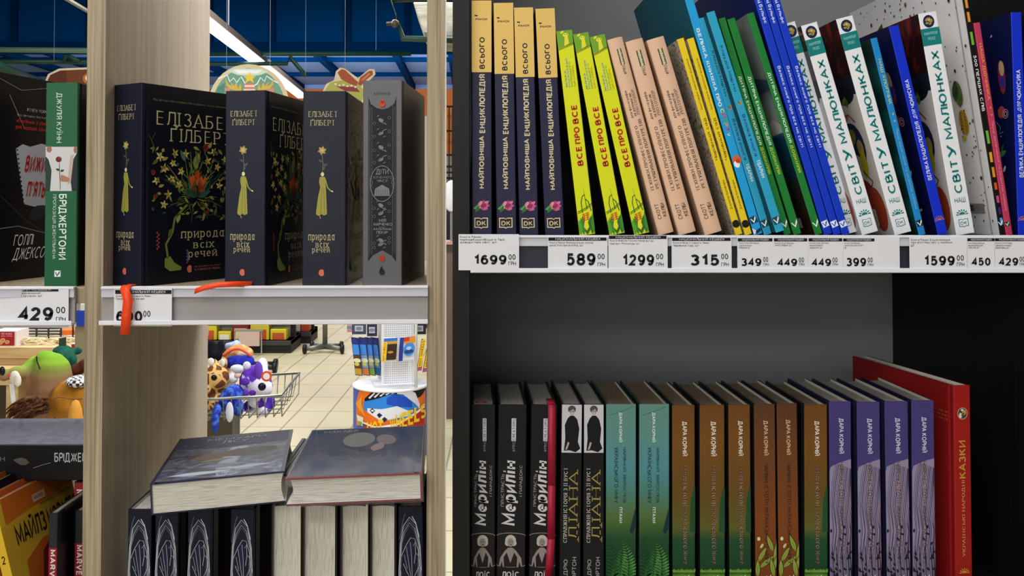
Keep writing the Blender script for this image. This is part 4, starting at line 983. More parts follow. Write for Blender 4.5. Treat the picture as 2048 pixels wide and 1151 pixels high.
INKY = mat('#191c2b', .42)
GTXT = '#b9ae7c'
def bouquet(A):
    rnd = random.Random(11)
    greens = ['#6f7a34', '#55652c', '#8a8a3c', '#3f5a34', '#9a9148', '#2c4a3c']; golds = ['#b8a04c', '#c9b45c', '#a88a3c', '#d2c27a']
    for k in range(80):                                     # stems bending out of the centre
        a = rnd.uniform(15, 165) if k % 3 else rnd.uniform(190, 350); r = rnd.uniform(18, 52); c, s = math.cos(math.radians(a)), math.sin(math.radians(a))
        x, y = .5 + c * r * 1e-3 / A.w, .47 + s * r * 1e-3 / A.h
        if not (.06 < x < .95 and .3 < y < .72): continue
        A.line(rnd.choice(greens), .7, [(.5 + .1 * c, .44 + .04 * s), (.5 + .6 * (x - .5) + rnd.uniform(-.05, .05), .45 + .6 * (y - .45)), (x, y)])
    for k in range(120):
        x, y = rnd.uniform(.06, .94), rnd.uniform(.32, .7)
        if rnd.random() < abs(x - .5) * .7: continue
        A.leaf(rnd.choice(greens), x, y, rnd.uniform(5, 11), rnd.uniform(2, 4.5), rnd.uniform(0, 360))
    for (x, y) in ((.16, .64), (.2, .58), (.28, .61), (.36, .57), (.13, .52), (.3, .66), (.24, .45), (.4, .66), (.62, .63), (.72, .6), (.8, .64), (.84, .56), (.74, .5), (.86, .48), (.2, .4), (.34, .5), (.68, .68), (.9, .6), (.27, .53)):
        for j in range(5): A.leaf(rnd.choice(golds), x, y, rnd.uniform(4.5, 7), 2.6, 72 * j + 40 * x * 10)
        A.ell('#5f4a1c', x, y, .9)
    for (x, y, r) in ((.6, .7, 4), (.1, .56, 3), (.12, .44, 2.6), (.62, .36, 2.6)):
        for j in range(6): A.ell('#8a2c2c', x + r * .6e-3 * math.cos(j) / A.w, y + r * .6e-3 * math.sin(j) / A.h, r * .5)
    for k in range(6): A.leaf(('#2f5a4a', '#3f6a4c', '#274a3c')[k % 3], .52, .44, 22 - 2 * (k % 2), 8, 20 + 28 * k)
    A.leaf('#7a8a3c', .5, .58, 18, 9, 88); A.leaf('#a39a4c', .52, .61, 14, 6, 86); A.leaf('#4a6a5a', .4, .62, 16, 6, 120)
    for a, l, w, c in ((90, 15, 10, '#c2401c'), (20, 15, 12, '#d9631f'), (160, 15, 12, '#cf5220'), (235, 15, 11, '#c2381a'), (305, 15, 11, '#d2481c'), (270, 13, 9, '#e07a2c')): A.leaf(c, .52, .515, l, w, a)
    A.ell('#e8a23c', .52, .515, 3, 4.4); A.ell('#f0d890', .52, .513, 1.2, 2.6)
    for k in range(5): A.line('#f0dca8', .35, [(.52, .515), (.52 + .08 * math.cos(k * .9 + .3), .515 + .03 * math.sin(k * .9 + .3))])
    A.line('#6f7a34', 3.0, [(.42, .4), (.3, .33), (.28, .26), (.22, .2), (.24, .13)]); A.poly('#77853a', [(.21, .13), (.26, .14), (.3, .105), (.37, .08), (.36, .065), (.26, .063), (.21, .085)])
    A.leaf('#55652c', .27, .28, 12, 5, 250); A.leaf('#8a9a4c', .34, .36, 13, 7, 260)
    for k in range(9): A.ell('#9a3c38', .14 + .015 * (k % 2), .18 + .01 * k, 1.3); A.ell('#5a6a8c', .42 + .01 * (k % 2), .1 + .008 * k, 1.0)
    A.line('#55652c', .5, [(.5, .33), (.7, .35), (.86, .3), (.95, .33)]); A.line('#55652c', .5, [(.12, .66), (.08, .72), (.12, .76)]); A.line('#55652c', .5, [(.1, .7), (.06, .745)])
def nature_style():
    V = VV(182, 566)
    def art(A):
        A.part = 'author_lettering'; A.text(GTXT, 'ЕЛІЗАБЕТ', .13, V(233), .8, V(221), 'h', .0, serif=True); A.text(GTXT, 'ҐІЛБЕРТ', .17, V(250), .74, V(237), 'h', .0, serif=True)
        A.part = 'title_lettering'; A.text(GTXT, 'природа', .13, V(479), .75, V(463), 'h', .005, serif=True); A.text(GTXT, 'всіх', .3, V(490), .62, V(478), 'h', .005, serif=True); A.text(GTXT, 'речей', .22, V(502), .64, V(489.5), 'h', .005, serif=True)
    def pic(A):
        d = '#9a9440'
        A.line('#6a6a48', .7, [(.46, V(347)), (.47, V(325)), (.45, V(305))]); A.leaf('#4a5544', .47, V(330), 6, 2.6, 30); A.leaf('#4a5544', .46, V(322), 5.5, 2.4, 150); A.leaf('#4a5544', .47, V(338), 5, 2, 60)
        for a in range(0, 360, 60): A.leaf('#a08c50', .45, V(299), 5.2, 3.4, a + 15)
        for a in range(0, 360, 72): A.leaf('#c2ac68', .45, V(299), 3.2, 1.8, a)
        A.ell('#d8d0a4', .46, V(346), 1.9, 2.4)
        A.poly(d, [(.40, V(351)), (.52, V(351)), (.54, V(370)), (.57, V(424)), (.5, V(427)), (.44, V(424)), (.38, V(428)), (.31, V(424)), (.36, V(390)), (.41, V(372)), (.38, V(360))])
        A.line(d, 1.3, [(.52, V(354)), (.58, V(372)), (.66, V(379))]); A.leaf('#d8cda0', .66, V(378), 3, 1.6, -30); A.line('#6f6c28', .5, [(.45, V(372)), (.42, V(424))]); A.line('#6f6c28', .5, [(.49, V(372)), (.51, V(424))]); A.line('#d8cda0', .5, [(.4, V(428)), (.42, V(433))])
        A.part = 'publisher_logo'; A.ell('#cf6a52', .45, V(539), 3.4, 3.8, 0, 20, 50, 320); A.leaf('#cf6a52', .47, V(543), 4, 2, 70)
    def rtext(A):
        A.part = 'cover_lettering'
        A.text('#8a8355', 'Від авторки бестселерів «Місто дівчат», «Їсти, молитися, кохати»', .1, .918, .93, .932, 'h', -.004)
        A.part = 'author_lettering'; A.text('#c2b886', 'ЕЛІЗАБЕТ', .13, .80, .9, .875, 'h', -.004, 1.1, serif=True); A.text('#c2b886', 'ҐІЛБЕРТ', .25, .72, .85, .8, 'h', -.004, 1.1, serif=True)
        A.part = 'title_lettering'; A.text(GTXT, 'природа', .36, .215, .8, .265, 'h', .004, serif=True); A.text(GTXT, 'всіх', .48, .172, .7, .21, 'h', .004, serif=True); A.text(GTXT, 'речей', .43, .115, .73, .162, 'h', .004, serif=True)
        A.part = 'publisher_logo'; A.ell('#cf6a52', .45, .067, 4, 4.4, 0, 20, 50, 320); A.text('#b0685a', 'ВИДАВНИЦТВО', .5, .072, .76, .08, 'h'); A.text('#b0685a', 'СТАРОГО ЛЕВА', .5, .055, .76, .066, 'h', .02)
    return dict(spine=INKY, left=mat('#11131c', .4), right=mat('#12141d', .36), art=art, pic=pic, rart=bouquet, rtext=rtext)
NS = nature_style()
b1, M1 = turned_book('book', 284, 165, .007, .048, .155, 31, ZM, NS, 'dark botanical novel turned to show its flowered front cover', 'dark botanical novels')
b2, M2 = turned_book('book', 531, 180, .007, .048, .155, 11, ZM, NS, 'dark botanical novel in the middle, with half a flowered cover visible', 'dark botanical novels')
b3, M3 = turned_book('book', 692, 182, .007, .0485, .155, 2, ZM, NS, 'dark botanical novel beside the grey ornamented book', 'dark botanical novels')
def ribbon(book, M, pts, w, col, across=(1, 0, 0)):
    Mi = M.inverted(); mb = MB(); a = Vector(across) * w / 2; vs = []; fs = []
    for i, p in enumerate(pts):
        vs += [Mi @ (Vector(p) - a), Mi @ (Vector(p) + a)]
        if i: fs.append((2 * i - 2, 2 * i - 1, 2 * i + 1, 2 * i))
    mb.add(vs, fs, mat(col, .35)); o = mb.build('ribbon_bookmark', book, True, label='orange red satin ribbon'); so = o.modifiers.new('thick', 'SOLIDIFY'); so.thickness = .0005
r0 = ZM + .0022
ribbon(b1, M1, [(P(262, 571, .03).x, .05, r0 - .0008), (P(260, 572, 0).x, .004, r0), (P(259, 575, 0).x, -.008, r0 + .0006), (P(258, 578, 0).x, -.0125, r0 - .003), P(256, 600, -.0155), P(253, 630, -.0162), P(250, 669, -.0172)], .0105, '#e8481c')
ribbon(b2, M2, [P(516, 565.5, .03), (P(500, 567, 0).x, .006, r0 + .001), P(470, 567.5, -.0155), P(435, 569, -.0175), P(408, 575, -.018), P(389, 582, -.0182)], .0062, '#e8481c', (.1, .25, .96))
def crowns_style():
    V = VV(160, 562)
    g = mat('#5f5e60', .38, .25); dk = '#161618'
    def art(A):
        A.text('#1c1c1e', 'ХАРПАКІВ', .27, V(189), .7, V(183), 'h', .0)
        A.part = 'title_lettering'
        A.text('#8f8f92', 'ДІТИ', .34, V(345), .66, V(333), 'h', .0); A.text('#77777a', 'ВОГНЕННОГО', .27, V(352), .74, V(347), 'h', .0); A.text('#8f8f92', 'ЧАСУ', .37, V(359), .64, V(353.5), 'h', .0)
        A.part = 'author_lettering'
        A.text('#8f8f92', 'МІЯ', .42, V(437), .6, V(430), 'h', .0); A.text('#8f8f92', 'МАРЧЕНКО', .28, V(444), .76, V(438), 'h', .01); A.line('#6f6f72', .3, [(.42, V(446.5)), (.6, V(446.5))]); A.text('#8f8f92', 'КАТЕРИНА', .28, V(453), .74, V(448), 'h', .01); A.text('#8f8f92', 'ПЕКУР', .36, V(460), .64, V(454), 'h', .01)
    def pic(A):
        A.poly(dk, [(.14, V(192)), (.2, V(206)), (.35, V(214)), (.5, V(217)), (.65, V(214)), (.8, V(206)), (.86, V(192)), (.86, V(514)), (.74, V(502)), (.5, V(492)), (.26, V(502)), (.14, V(514))])
        for s in (.2, .8):
            A.line('#5f5e60', .35, [(s - .035, V(208)), (s - .035, V(505))]); A.line('#5f5e60', .35, [(s + .035, V(212)), (s + .035, V(500))])
            for k in range(44):
                y = 212 + k * 6.5; A.line('#59585a', .35, [(s - .03, V(y)), (s + .03, V(y + 4)), (s - .03, V(y + 6))])
        for k, y in enumerate((238, 264, 291, 315, 404, 420, 472, 480)):
            A.ell('#77777a', .47, V(y), 3.2, 1.8, 25 if k % 2 else -25); A.line('#77777a', .8, [(.42, V(y + 2)), (.56, V(y + (7 if k % 2 == 0 else -7))), (.62, V(y + (9 if k % 2 == 0 else -8)))]); A.ring('#6a6a6c', .4, .3, V(y + 6), 1.5); A.ring('#6a6a6c', .4, .68, V(y - 4), 1.5); A.leaf('#5f5f62', .36, V(y - 6), 4, 1.4, 40); A.leaf('#5f5f62', .6, V(y + 5), 4, 1.4, 200)
        A.ring('#8c8c90', .6, .5, V(362), 13.5, 20)
        A.poly('#77777a', [(.3, V(386)), (.32, V(372)), (.5, V(364)), (.68, V(372)), (.7, V(386))])
        for k in range(6): A.line(dk, .5, [(.36 + .056 * k, V(385)), (.36 + .056 * k, V(373))])
        A.line('#77777a', .4, [(.2, V(370)), (.26, V(360)), (.22, V(352))]); A.line('#77777a', .4, [(.8, V(370)), (.74, V(360)), (.78, V(352))])
        A.part = 'flame_emblem'; A.ell('#c8401c', .5, V(206), 3.2, 3.8); A.leaf('#d85a20', .5, V(207), 6, 4, 85)
        A.part = 'seal_emblem'; A.ell('#a8301c', .5, V(507), 3.2, 3.4)
        A.part = 'publisher_logo'; A.ell('#18181a', .5, V(534), 3.2, 3.2); A.leaf('#18181a', .47, V(533), 6.5, 3, 80); A.ell('#5f5e60', .5, V(534.5), 1.2)
    def rart(A):
        A.line('#4a4a4c', .5, [(.1, .06), (.1, .93), (.4, .93)]); A.ring('#5a5a5c', .5, .26, .9, 8, 11); A.ring('#5a5a5c', .5, .34, .86, 4, 6); A.ring('#5a5a5c', .5, .2, .85, 3, 5); A.line('#4a4a4c', .5, [(.16, .06), (.16, .6), (.22, .7)])
    return dict(spine=g, left=mat('#19191b', .35), right=mat('#0f0f11', .3), art=art, pic=pic, rart=rart)
turned_book('book', 804, 160, .007, .0445, .165, 6, ZM, crowns_style(), 'grey book with black ornamented spine and red flame emblem', None)

# left neighbour compartment, upper shelf
def noir_style():
    def rtext(A):
        A.part = 'review_lettering'; A.text('#e0dad4', '#1 NEW YORK TIMES', .68, .83, 1.0, .848, 'h', .0); A.text('#d0cac4', 'Від авторки бестселера', .58, .80, .96, .814, 'h', .0); A.text('#e03a2c', '«Посібник з убивства', .57, .765, .99, .788, 'h', .02); A.text('#e03a2c', 'для хорошої дівчинки»', .56, .735, .99, .757, 'h', .02)
        A.part = 'title_lettering'; A.text('#c0201c', 'ВИЖИТИ', .67, .52, 1.0, .62, 'h', .04, shear=.1); A.text('#c0201c', 'П’ЯТЬОМ', .69, .40, 1.0, .49, 'h', .04, shear=.1)
        A.part = 'author_lettering'; A.text('#ffffff', 'ГОЛЛІ', .56, .165, .76, .22, 'h', .0, shear=.1); A.text('#ffffff', 'ДЖЕКСОН', .555, .09, .94, .155, 'h', .0, shear=.1)
    def rart(A):
        A.poly('#ccd2dc', [(.57, .64), (.64, .665), (.72, .655), (.84, .675), (.995, .665), (.995, .33), (.88, .345), (.74, .36), (.66, .37)])
        for k in range(13): A.ell('#1a1a1c', .585 + .006 * k, .635 - .022 * k, 1.3)
        A.line('#9a9aa2', .6, [(.3, .99), (.62, .93), (.98, .97)]); A.line('#b4b4ba', .7, [(.5, .9), (.6, .80), (.66, .74)]); A.line('#a0a0a8', .8, [(.36, .25), (.6, .262), (.9, .22)]); A.line('#55555c', .6, [(.4, .42), (.7, .28), (.98, .2)])
        A.leaf('#26303a', .7, .30, 40, 18, 20)
    return dict(spine=mat('#101114', .35), right=mat('#101116', .3), rart=rart, rtext=rtext)
turned_book('book', -88, 128, .0, .035, .162, 14, ZM, noir_style(), 'black novel with torn notebook page and red scrawl on its cover', None)
GRN = mat('#1c5c3a', .42)
def green_novel():
    V = VV(165, 570)
    def art(A):
        A.part = 'author_lettering'; A.text('#c9d8cc', 'ДЖУЛІЯ КУЇНН', .32, V(285), .54, V(185), 'down', .01)
        A.part = 'title_lettering'; A.text('#e4ece4', 'БРІДЖЕРТОНИ', .42, V(517), .7, V(387), 'down', .02); A.text('#c9d8cc', 'ПРОПОЗИЦІЯ ДЖЕНТЛЬМЕНА', .24, V(516), .36, V(388), 'down', .0)
    def pic(A):
        A.rect('#c9c8c8', .01, V(381), .99, V(293), 1)
        A.poly('#1c3a30', [(.01, V(381)), (.01, V(312)), (.1, V(318)), (.2, V(340)), (.16, V(381))]); A.ell('#9a6a54', .12, V(298), 3, 3.6); A.poly('#2a2630', [(.99, V(381)), (.99, V(305)), (.88, V(318)), (.78, V(350)), (.84, V(381))]); A.poly('#b8a8a0', [(.78, V(310)), (.9, V(308)), (.8, V(366)), (.7, V(368))]); A.ell('#9a6a54', .95, V(299), 2.4, 4)
        A.line('#3a4a34', .7, [(.48, V(378)), (.46, V(352)), (.44, V(325))]); A.ell('#6a1a20', .42, V(318), 3.4, 3.2); A.ell('#8a2a2c', .44, V(316), 1.8, 1.6); A.leaf('#2a3a2c', .47, V(342), 5, 2.6, 20); A.leaf('#2a3a2c', .46, V(340), 5, 2.6, 160)
        A.poly('#a8785f', [(.46, V(360)), (.5, V(348)), (.66, V(352)), (.78, V(356)), (.74, V(363)), (.52, V(362))])
        quill_mark(A, '#e4e6e4', '#1c3a2a', .42, V(545), 7)
    def rart(A): A.ell('#4a2a2a', .3, .93, 20, 14); A.leaf('#1f3a2a', .15, .5, 30, 14, 70); A.leaf('#5a1a20', .25, .8, 18, 10, 120)
    return dict(spine=GRN, left=mat('#0e0e10', .3), right=mat('#0c0c0e', .3), art=art, pic=pic, rart=rart)
turned_book('book', 156, 165, .010, .0365, .135, 2, ZM, green_novel(), 'green-spined novel with rose picture beside the oak panel', None)

# left neighbour compartment, lower shelf
ZS = P(400, 1018, .02).z
def comic(hx, ty, lean, col, spinecol, art=None, rart=None, rtext=None, Y=.02, t=.010, d=.15, psi=6, lab='', grp=None, pages=None):
    st = dict(spine=mat(spinecol, .4), left=as_mat(col), right=as_mat(col), pages=mat('#d8a080', .7) if pages else PAGES)
    if art: st['art'] = art
    if rart: st['rart'] = rart
    if rtext: st['rtext'] = rtext
    return turned_book('comic_book', hx, ty, Y, t, d, psi, ZB, st, lab, grp, lean)
def miles_art(A):
    A.part = 'title_lettering'; A.text('#2a2014', 'МАЙЛЗ МОРАЛЕС', .3, .3, .72, .62, 'down', .03); A.text('#2a2014', '2', .3, .70, .7, .74, 'h', .03)
def miles_rtext(A):
    A.part = 'title_lettering'; A.text('#221512', 'МАЙЛЗ', .14, .735, .53, .865, 'h', .03); A.text('#221512', 'МОРАЛЕС', .56, .735, .99, .85, 'h', .03)
    A.part = 'credit_lettering'; A.text('#5a2c14', 'АХМЕД САЛАДІН', .5, .872, .95, .892, 'h', .01)
    A.part = 'publisher_logo'; A.rect('#d8b8a0', .43, .905, .6, .945, 1); A.text('#8a3a24', 'MARVEL', .45, .911, .58, .939, 'h', .05)
def miles_rart(A):
    A.poly('#c9a02c', [(0, 0), (1, 0), (1, .9), (.35, .885), (0, .87)]); A.poly('#b85a1c', [(.14, .3), (.2, .66), (.45, .72), (.62, .71), (.9, .5), (.9, 0), (.14, 0)])
    A.poly('#6a1a20', [(.2, .3), (.42, .66), (.55, .70), (.75, .58), (.96, .6), (.98, 0), (.2, 0)]); A.poly('#8a2a2c', [(.5, .3), (.7, .52), (.9, .5), (.9, .2)])
ORG = ramp_mat('orange_cover', [(0, '#c9a02c'), (.6, '#d07a20'), (1, '#c0601c')], 'z', rough=.5, noise=.05, nscale=10)
comic(-11, 1008, -15.5, ORG, '#d8b02c', miles_art, miles_rart, miles_rtext, lab='orange and yellow comic leaning left with big black cover title', t=.012, pages=True)
for k, (c, hx, ty, lab) in enumerate((('#c8622c', -38, 1002, 'orange comic directly behind the big-titled orange comic'), ('#1f1b24', -58, 990, 'dark comic sandwiched between two orange comics'), ('#cf6a2c', -78, 985, 'orange comic behind the dark one'), ('#12161a', -104, 985, 'black glossy comic leaning at the far left edge'))):
    comic(hx, ty, -15.5, c, c, lab=lab, grp=None, t=.008, Y=.02, pages=k != 3)
def marvel_art(A):
    A.rect('#8c1c24', .02, .60, .98, .82, 1); A.text('#e0d8d8', 'MARVEL', .12, .615, .86, .81, 'down', .05); A.part = 'spine_picture'; A.rect('#26382c', 0, .2, 1, .59, 1); A.leaf('#b05a4a', .4, .54, 5, 3, 60)
mst = dict(spine=mat('#22262a', .4), left=mat('#0e1012', .3), right=mat('#0e1012', .3), art=marvel_art)
turned_book('comic_book', 115, 1026, .02, .0098, .16, 2, ZB, mst, 'black comic with red spine logo, in front at centre left', None)
def marvel_red(A):
    A.rect('#8c1c24', .02, .72, .98, .995, 1); A.text('#e0d8d8', 'MARVEL', .14, .75, .86, .96, 'down', .05)
turned_book('comic_book', 169, 963, .10, .0125, .15, 0, ZB, dict(spine=mat('#2a1418', .4), right=mat('#0e1012', .3), art=marvel_red), 'taller comic with red spine top, behind beside the oak panel', None)
turned_book('comic_book', 169, 1021, .05, .0110, .035, 0, ZB, mst, 'black comic squeezed against the oak panel below the red-topped one', None)
# lying novel behind the comics, spine to the front
def lying_spine():
    def art(A):
        A.part = 'author_lettering'; A.text('#77777c', 'ДЖУЛІЯ КУЇНН', .52, 0.62, .70, .95, 'down', .0)
        A.part = 'title_lettering'; A.text('#c4c4c8', 'БРІДЖЕРТОНИ', .5, .045, .8, .34, 'down', .02)
        A.part = 'spine_picture'; A.leaf('#5a564c', .5, .48, 20, 9, 80); A.line('#8a867c', .6, [(.35, .46), (.45, .4), (.5, .36)])
    def rart(A):
        A.rect(ramp_mat('sheen_print', [(.35, '#8f94b4'), (.5, '#aab0cc'), (.62, '#8a8cb0'), (.72, '#c9b8b4')], 'noise', (18, 18, 18), .18, 1.2, 1, 4, coat=.5), .02, .01, .99, .99, 1)  # print and cover lightened, reflected light painted into the colour
    return dict(spine=mat('#101013', .35), left=mat('#101013', .35), right=mat('#a0a6c4', .15, coat=1.0), art=art, rart=rart)
zt = P(100, 889, .10).z
book_core('book', mat_from_axes((0, 0, 1), (0, 1, 0), (-1, 0, 0), (-.4315, .10, zt - .0215)), .043, .132, .215, lying_spine(), 'black novel lying flat behind the comics, glossy cover up, pale violet reflection painted on', None)

# main compartment below: standing books
def crow_style():
    V = VV(1018, 1240)
    w, g = '#c4c4cc', '#77788a'
    def art(A):
        A.text(w, 'ли', .36, V(1124), .62, V(1106), 'up', .0, shear=.1); A.text(w, 'кар', .3, V(1156), .64, V(1130), 'up', .03); A.text(w, 'коро', .3, V(1215), .64, V(1162), 'up', .03)
    def pic(A):
        for i, (k, c) in enumerate(((0, w), (.05, g), (.1, w), (.15, g))):
            A.line(c, .45 + .25 * (i == 0), [(.04 + k * .3, V(1130)), (.02 + k * .5, V(1090)), (.08 + k * .4, V(1060)), (.2 + k * .4, V(1040 + 60 * k)), (.45, V(1030 + 60 * k)), (.72 - k * .5, V(1038 + 50 * k)), (.88 - k * .4, V(1062)), (.93 - k, V(1090)), (.97 - k * .8, V(1130))])
        A.line(w, .5, [(.04, V(1130)), (.06, V(1160)), (.1, V(1230))]); A.line(w, .5, [(.97, V(1130)), (.96, V(1165)), (.9, V(1230))]); A.line(w, .9, [(.55, V(1029)), (.7, V(1036)), (.84, V(1052))]); A.line(g, .5, [(.05, V(1055)), (.2, V(1032)), (.28, V(1026))]); A.line(w, .5, [(.9, V(1085)), (.84, V(1115)), (.82, V(1160)), (.86, V(1225))]); A.line(g, .9, [(.93, V(1090)), (.92, V(1150)), (.9, V(1200))]); A.line(w, .4, [(.1, V(1090)), (.14, V(1130)), (.22, V(1180)), (.22, V(1230))])
        A.line(w, .45, [(.12, V(1074)), (.3, V(1062)), (.5, V(1053)), (.66, V(1054)), (.8, V(1066)), (.87, V(1083)), (.56, V(1102)), (.36, V(1092)), (.2, V(1082))])
        A.poly('#1d1838', [(.3, V(1064)), (.5, V(1056)), (.62, V(1060)), (.56, V(1098)), (.42, V(1090))])
        A.line(w, .35, [(.32, V(1063)), (.4, V(1078)), (.5, V(1096))]); A.line(w, .35, [(.48, V(1058)), (.54, V(1075)), (.56, V(1100))]); A.line(w, .45, [(.6, V(1062)), (.68, V(1058)), (.7, V(1070)), (.64, V(1082))]); A.line(w, .3, [(.72, V(1070)), (.84, V(1074))]); A.line(w, .3, [(.24, V(1072)), (.36, V(1088))])
        A.line(w, .5, [(.62, V(1100)), (.56, V(1104)), (.62, V(1112)), (.42, V(1108)), (.3, V(1116)), (.5, V(1128)), (.8, V(1122)), (.86, V(1112))]); A.line(w, .5, [(.22, V(1122)), (.2, V(1132)), (.3, V(1128)), (.42, V(1130))])
    def rart(A):
        A.rect('#0f1c44', .06, 0, .19, 1, 1); A.line('#b8b8c0', .7, [(.192, 0), (.192, 1)]); A.rect(ramp_mat('ember_print', [(0, '#7a2c14'), (.4, '#5a1a14'), (.6, '#1a0f14'), (1, '#0c0c12')], 'z', rough=.9, spec=.03), .2, 0, .6, 1, 1)
        for k in range(5): A.ell('#9a9cb4', .1 + .02 * k, .3 + .13 * k, .6)
    return dict(spine=mat('#0e1026', .4), left=mat('#0c0e20', .4), right=mat('#0b0b12', .9, spec=.03), art=art, pic=pic, rart=rart)
CRW = crow_style()
SPOT = ['at the oak side panel', 'second from the oak side panel', 'third from the oak side panel', 'beside the pale page edges']
for i, q in enumerate([(255.5, 304), (310, 357.5), (375, 424), (461, 509.5)]):
    shelf_book('book', (q[0], 1018, q[1], 1018, q[0] - 1, 1151, q[1] - 1, 1151), .02, .135, ZB, CRW, 'dark navy book with sketched hood on spine, ' + SPOT[i], 'navy sketch-spined books standing below')
shelf_book('book', (796, 1012, 846.5, 1012, 796, 1151, 847, 1151), .02, .135, ZB, CRW, 'dark navy book with sketched hood on spine, beside the right oak post', 'navy sketch-spined books standing below')
for i, (a, b) in enumerate([(543, 602), (605, 675), (680, 736.5), (739.5, 793.5)]):
    pl, pr = P(a, 1009, .02), P(b, 1009, .02); t = pr.x - pl.x - .0006
    M = mat_from_axes((-1, 0, 0), (0, -1, 0), (0, 0, 1), ((pl.x + pr.x) / 2, .02 + .135, ZB + .0003))
    book_core('book', M, t, .135, pl.z - ZB, dict(spine=mat('#0e1026', .4), left=mat('#d2cdb8' if i % 2 == 0 else '#1a1a20', .5), right=mat('#1a1a20' if i % 2 else '#26262c', .5), over=.003, lining='#d6d2c0'), 'book turned fore edge out, ' + ('leftmost of the four pale page blocks', 'second from left of the four pale page blocks', 'third from left of the four pale page blocks', 'rightmost of the four pale page blocks')[i], 'books with fore edges outward')
# lying on top of them
def lying(name, fl, fr, Y, thick, length, yaw, st, lab, spine_left=True, cat='book'):
    """fl, fr: pixel positions of the lower front corners"""
    a = P(fl[0], fl[1], Y); k = math.radians(yaw)
    b = P(fr[0], fr[1], Y); w = b.x - a.x; b = P(fr[0], fr[1], Y + w * math.tan(k)); X = (b - a); width = X.length; X.normalize()
    Zd = Vector((-math.sin(k), math.cos(k), 0)); U = X.cross(Zd); U.normalize(); Zd = U.cross(X)
    if spine_left: M = mat_from_axes(U, X, Zd, a + U * thick / 2)
    else: M = mat_from_axes(-U, -X, Zd, b + U * thick / 2)
    return book_core(name, M, thick, width, length, st, lab, None, cat)
SEA = ramp_mat('painted_sea_print', [(.3, '#2c2c44'), (.42, '#46486c'), (.5, '#6a6258'), (.56, '#5a6a86'), (.68, '#8f9ab0')], 'noise', (14, 30, 50), .42, 1.6, 1, 5, coat=.1)
def memoir():
    def rart(A):
        A.rect(SEA, .03, .01, .97, .99, 1); A.poly('#3c3f6a', [(.03, .99), (.97, .99), (.97, .72), (.5, .66), (.03, .7)]); A.poly('#6a6e64', [(.35, .5), (.55, .6), (.8, .62), (.9, .5), (.7, .42), (.5, .44)]); A.ell('#5a5c54', .82, .56, 12, 10); A.leaf('#8a7464', .2, .42, 60, 26, 20); A.leaf('#a39484', .3, .36, 36, 10, 12); A.leaf('#7a6a64', .5, .52, 40, 16, 10); A.leaf('#c2ccd8', .1, .1, 70, 12, 4); A.leaf('#b8c2d0', .5, .16, 60, 10, 8); A.leaf('#8a94a8', .3, .24, 60, 14, 3)
        for k in range(22): A.ell('#aab0c4', .06 + .9 * ((k * 37) % 23) / 23, .6 + .38 * ((k * 17) % 19) / 19, .8, 1.2)
    def rtext(A):
        A.part = 'cover_lettering'; A.text('#c4c4d4', 'Мікаель Брюн-Арно', .3, .925, .74, .96, 'h'); A.text('#dcdce4', 'МЕМУАРИ', .27, .85, .77, .915, 'h', .005); A.text('#dcdce4', 'ЛІСУ', .41, .77, .63, .835, 'h', .005); A.text('#b0b0c4', 'Спогади Фердінана', .36, .735, .66, .755, 'h'); A.text('#262c44', 'Маріо Брюн', .34, .05, .62, .075, 'h', .02)
    return dict(spine=mat('#2a2c44', .3), left=mat('#1d2034', .35), right=mat('#26284a', .4, coat=.1), rart=rart, rtext=rtext, board=.0018, over=.0015)
lying('book', (302.5, 1030), (572, 1003.5), -.012, .0345, .185, 8, memoir(), 'book lying face up with painted forest animal scene and white title')
def wrapped():
    film = ramp_mat('wrapped_cover_print', [(.25, '#3f4a6a'), (.45, '#6f7484'), (.6, '#8a8488'), (.75, '#4f5a7c')], 'noise', (30, 16, 9), .12, 1.4, 1, 4, coat=1.0)
    def lart(A):
        A.rect(film, .01, .01, .99, .99, 1); A.ell('#8a6a74', .68, .7, 12, 24, 10); A.ell('#7c8078', .45, .72, 20, 34); A.leaf('#a8848c', .6, .45, 40, 16, 80)
        A.part = 'cover_lettering'; A.text('#b4b6c0', 'МАКАБР', .12, .90, .42, .96, 'h', -.005)
    def wrap(root, t, d, h):
        mb = MB(); e = .0012; m = mat('#e8ecf0', .08, alpha=.05, coat=1.0)
        vs = [(x, y, z) for x in (-t / 2 - e, t / 2 + e) for y in (-e, d + e) for z in (-e, h + e)]
        mb.add(vs, [(0, 1, 3, 2), (4, 6, 7, 5), (0, 4, 5, 1), (2, 3, 7, 6), (0, 2, 6, 4)], m)
        rnd = random.Random(3)
        for k in range(7):
            x, y = rnd.uniform(-t * .4, t * .4), d * rnd.uniform(.7, 1.0); mb.tube([(x, y, -e - .0004), (x + .003, y - .004, -e - .0009), (x + .002, y - .009, -e - .0004)], .0003, m, 5)
        mb.build('plastic_wrap', root, label='clear plastic wrap')
    return dict(spine=mat('#6a1c22', .3, coat=.6), left=mat('#7a2028', .25, coat=.8), right=mat('#6a1c22', .3, coat=.6), lart=lart, ribbon=wrap, over=.004)
lying('book', (573, 1012), (846, 1000), -.014, .0305, .205, 2, wrapped(), 'book wrapped in clear plastic lying with dark red cover edges to the front', False)
zt = P(600, 880, .20).z
book_core('book', mat_from_axes((0, 0, 1), (1, 0, 0), (0, 1, 0), (P(588, 900, .10).x - .012, .055, zt - .0095)), .017, .14, .16, dict(spine=mat('#0e0e10', .4), right=mat('#101012', .35), left=mat('#101012'), rart=lambda A: A.rect('#a8a8ac', .08, .05, .9, .97, 1)), 'thin black-rimmed book with pale cover lying between the two top books', None)
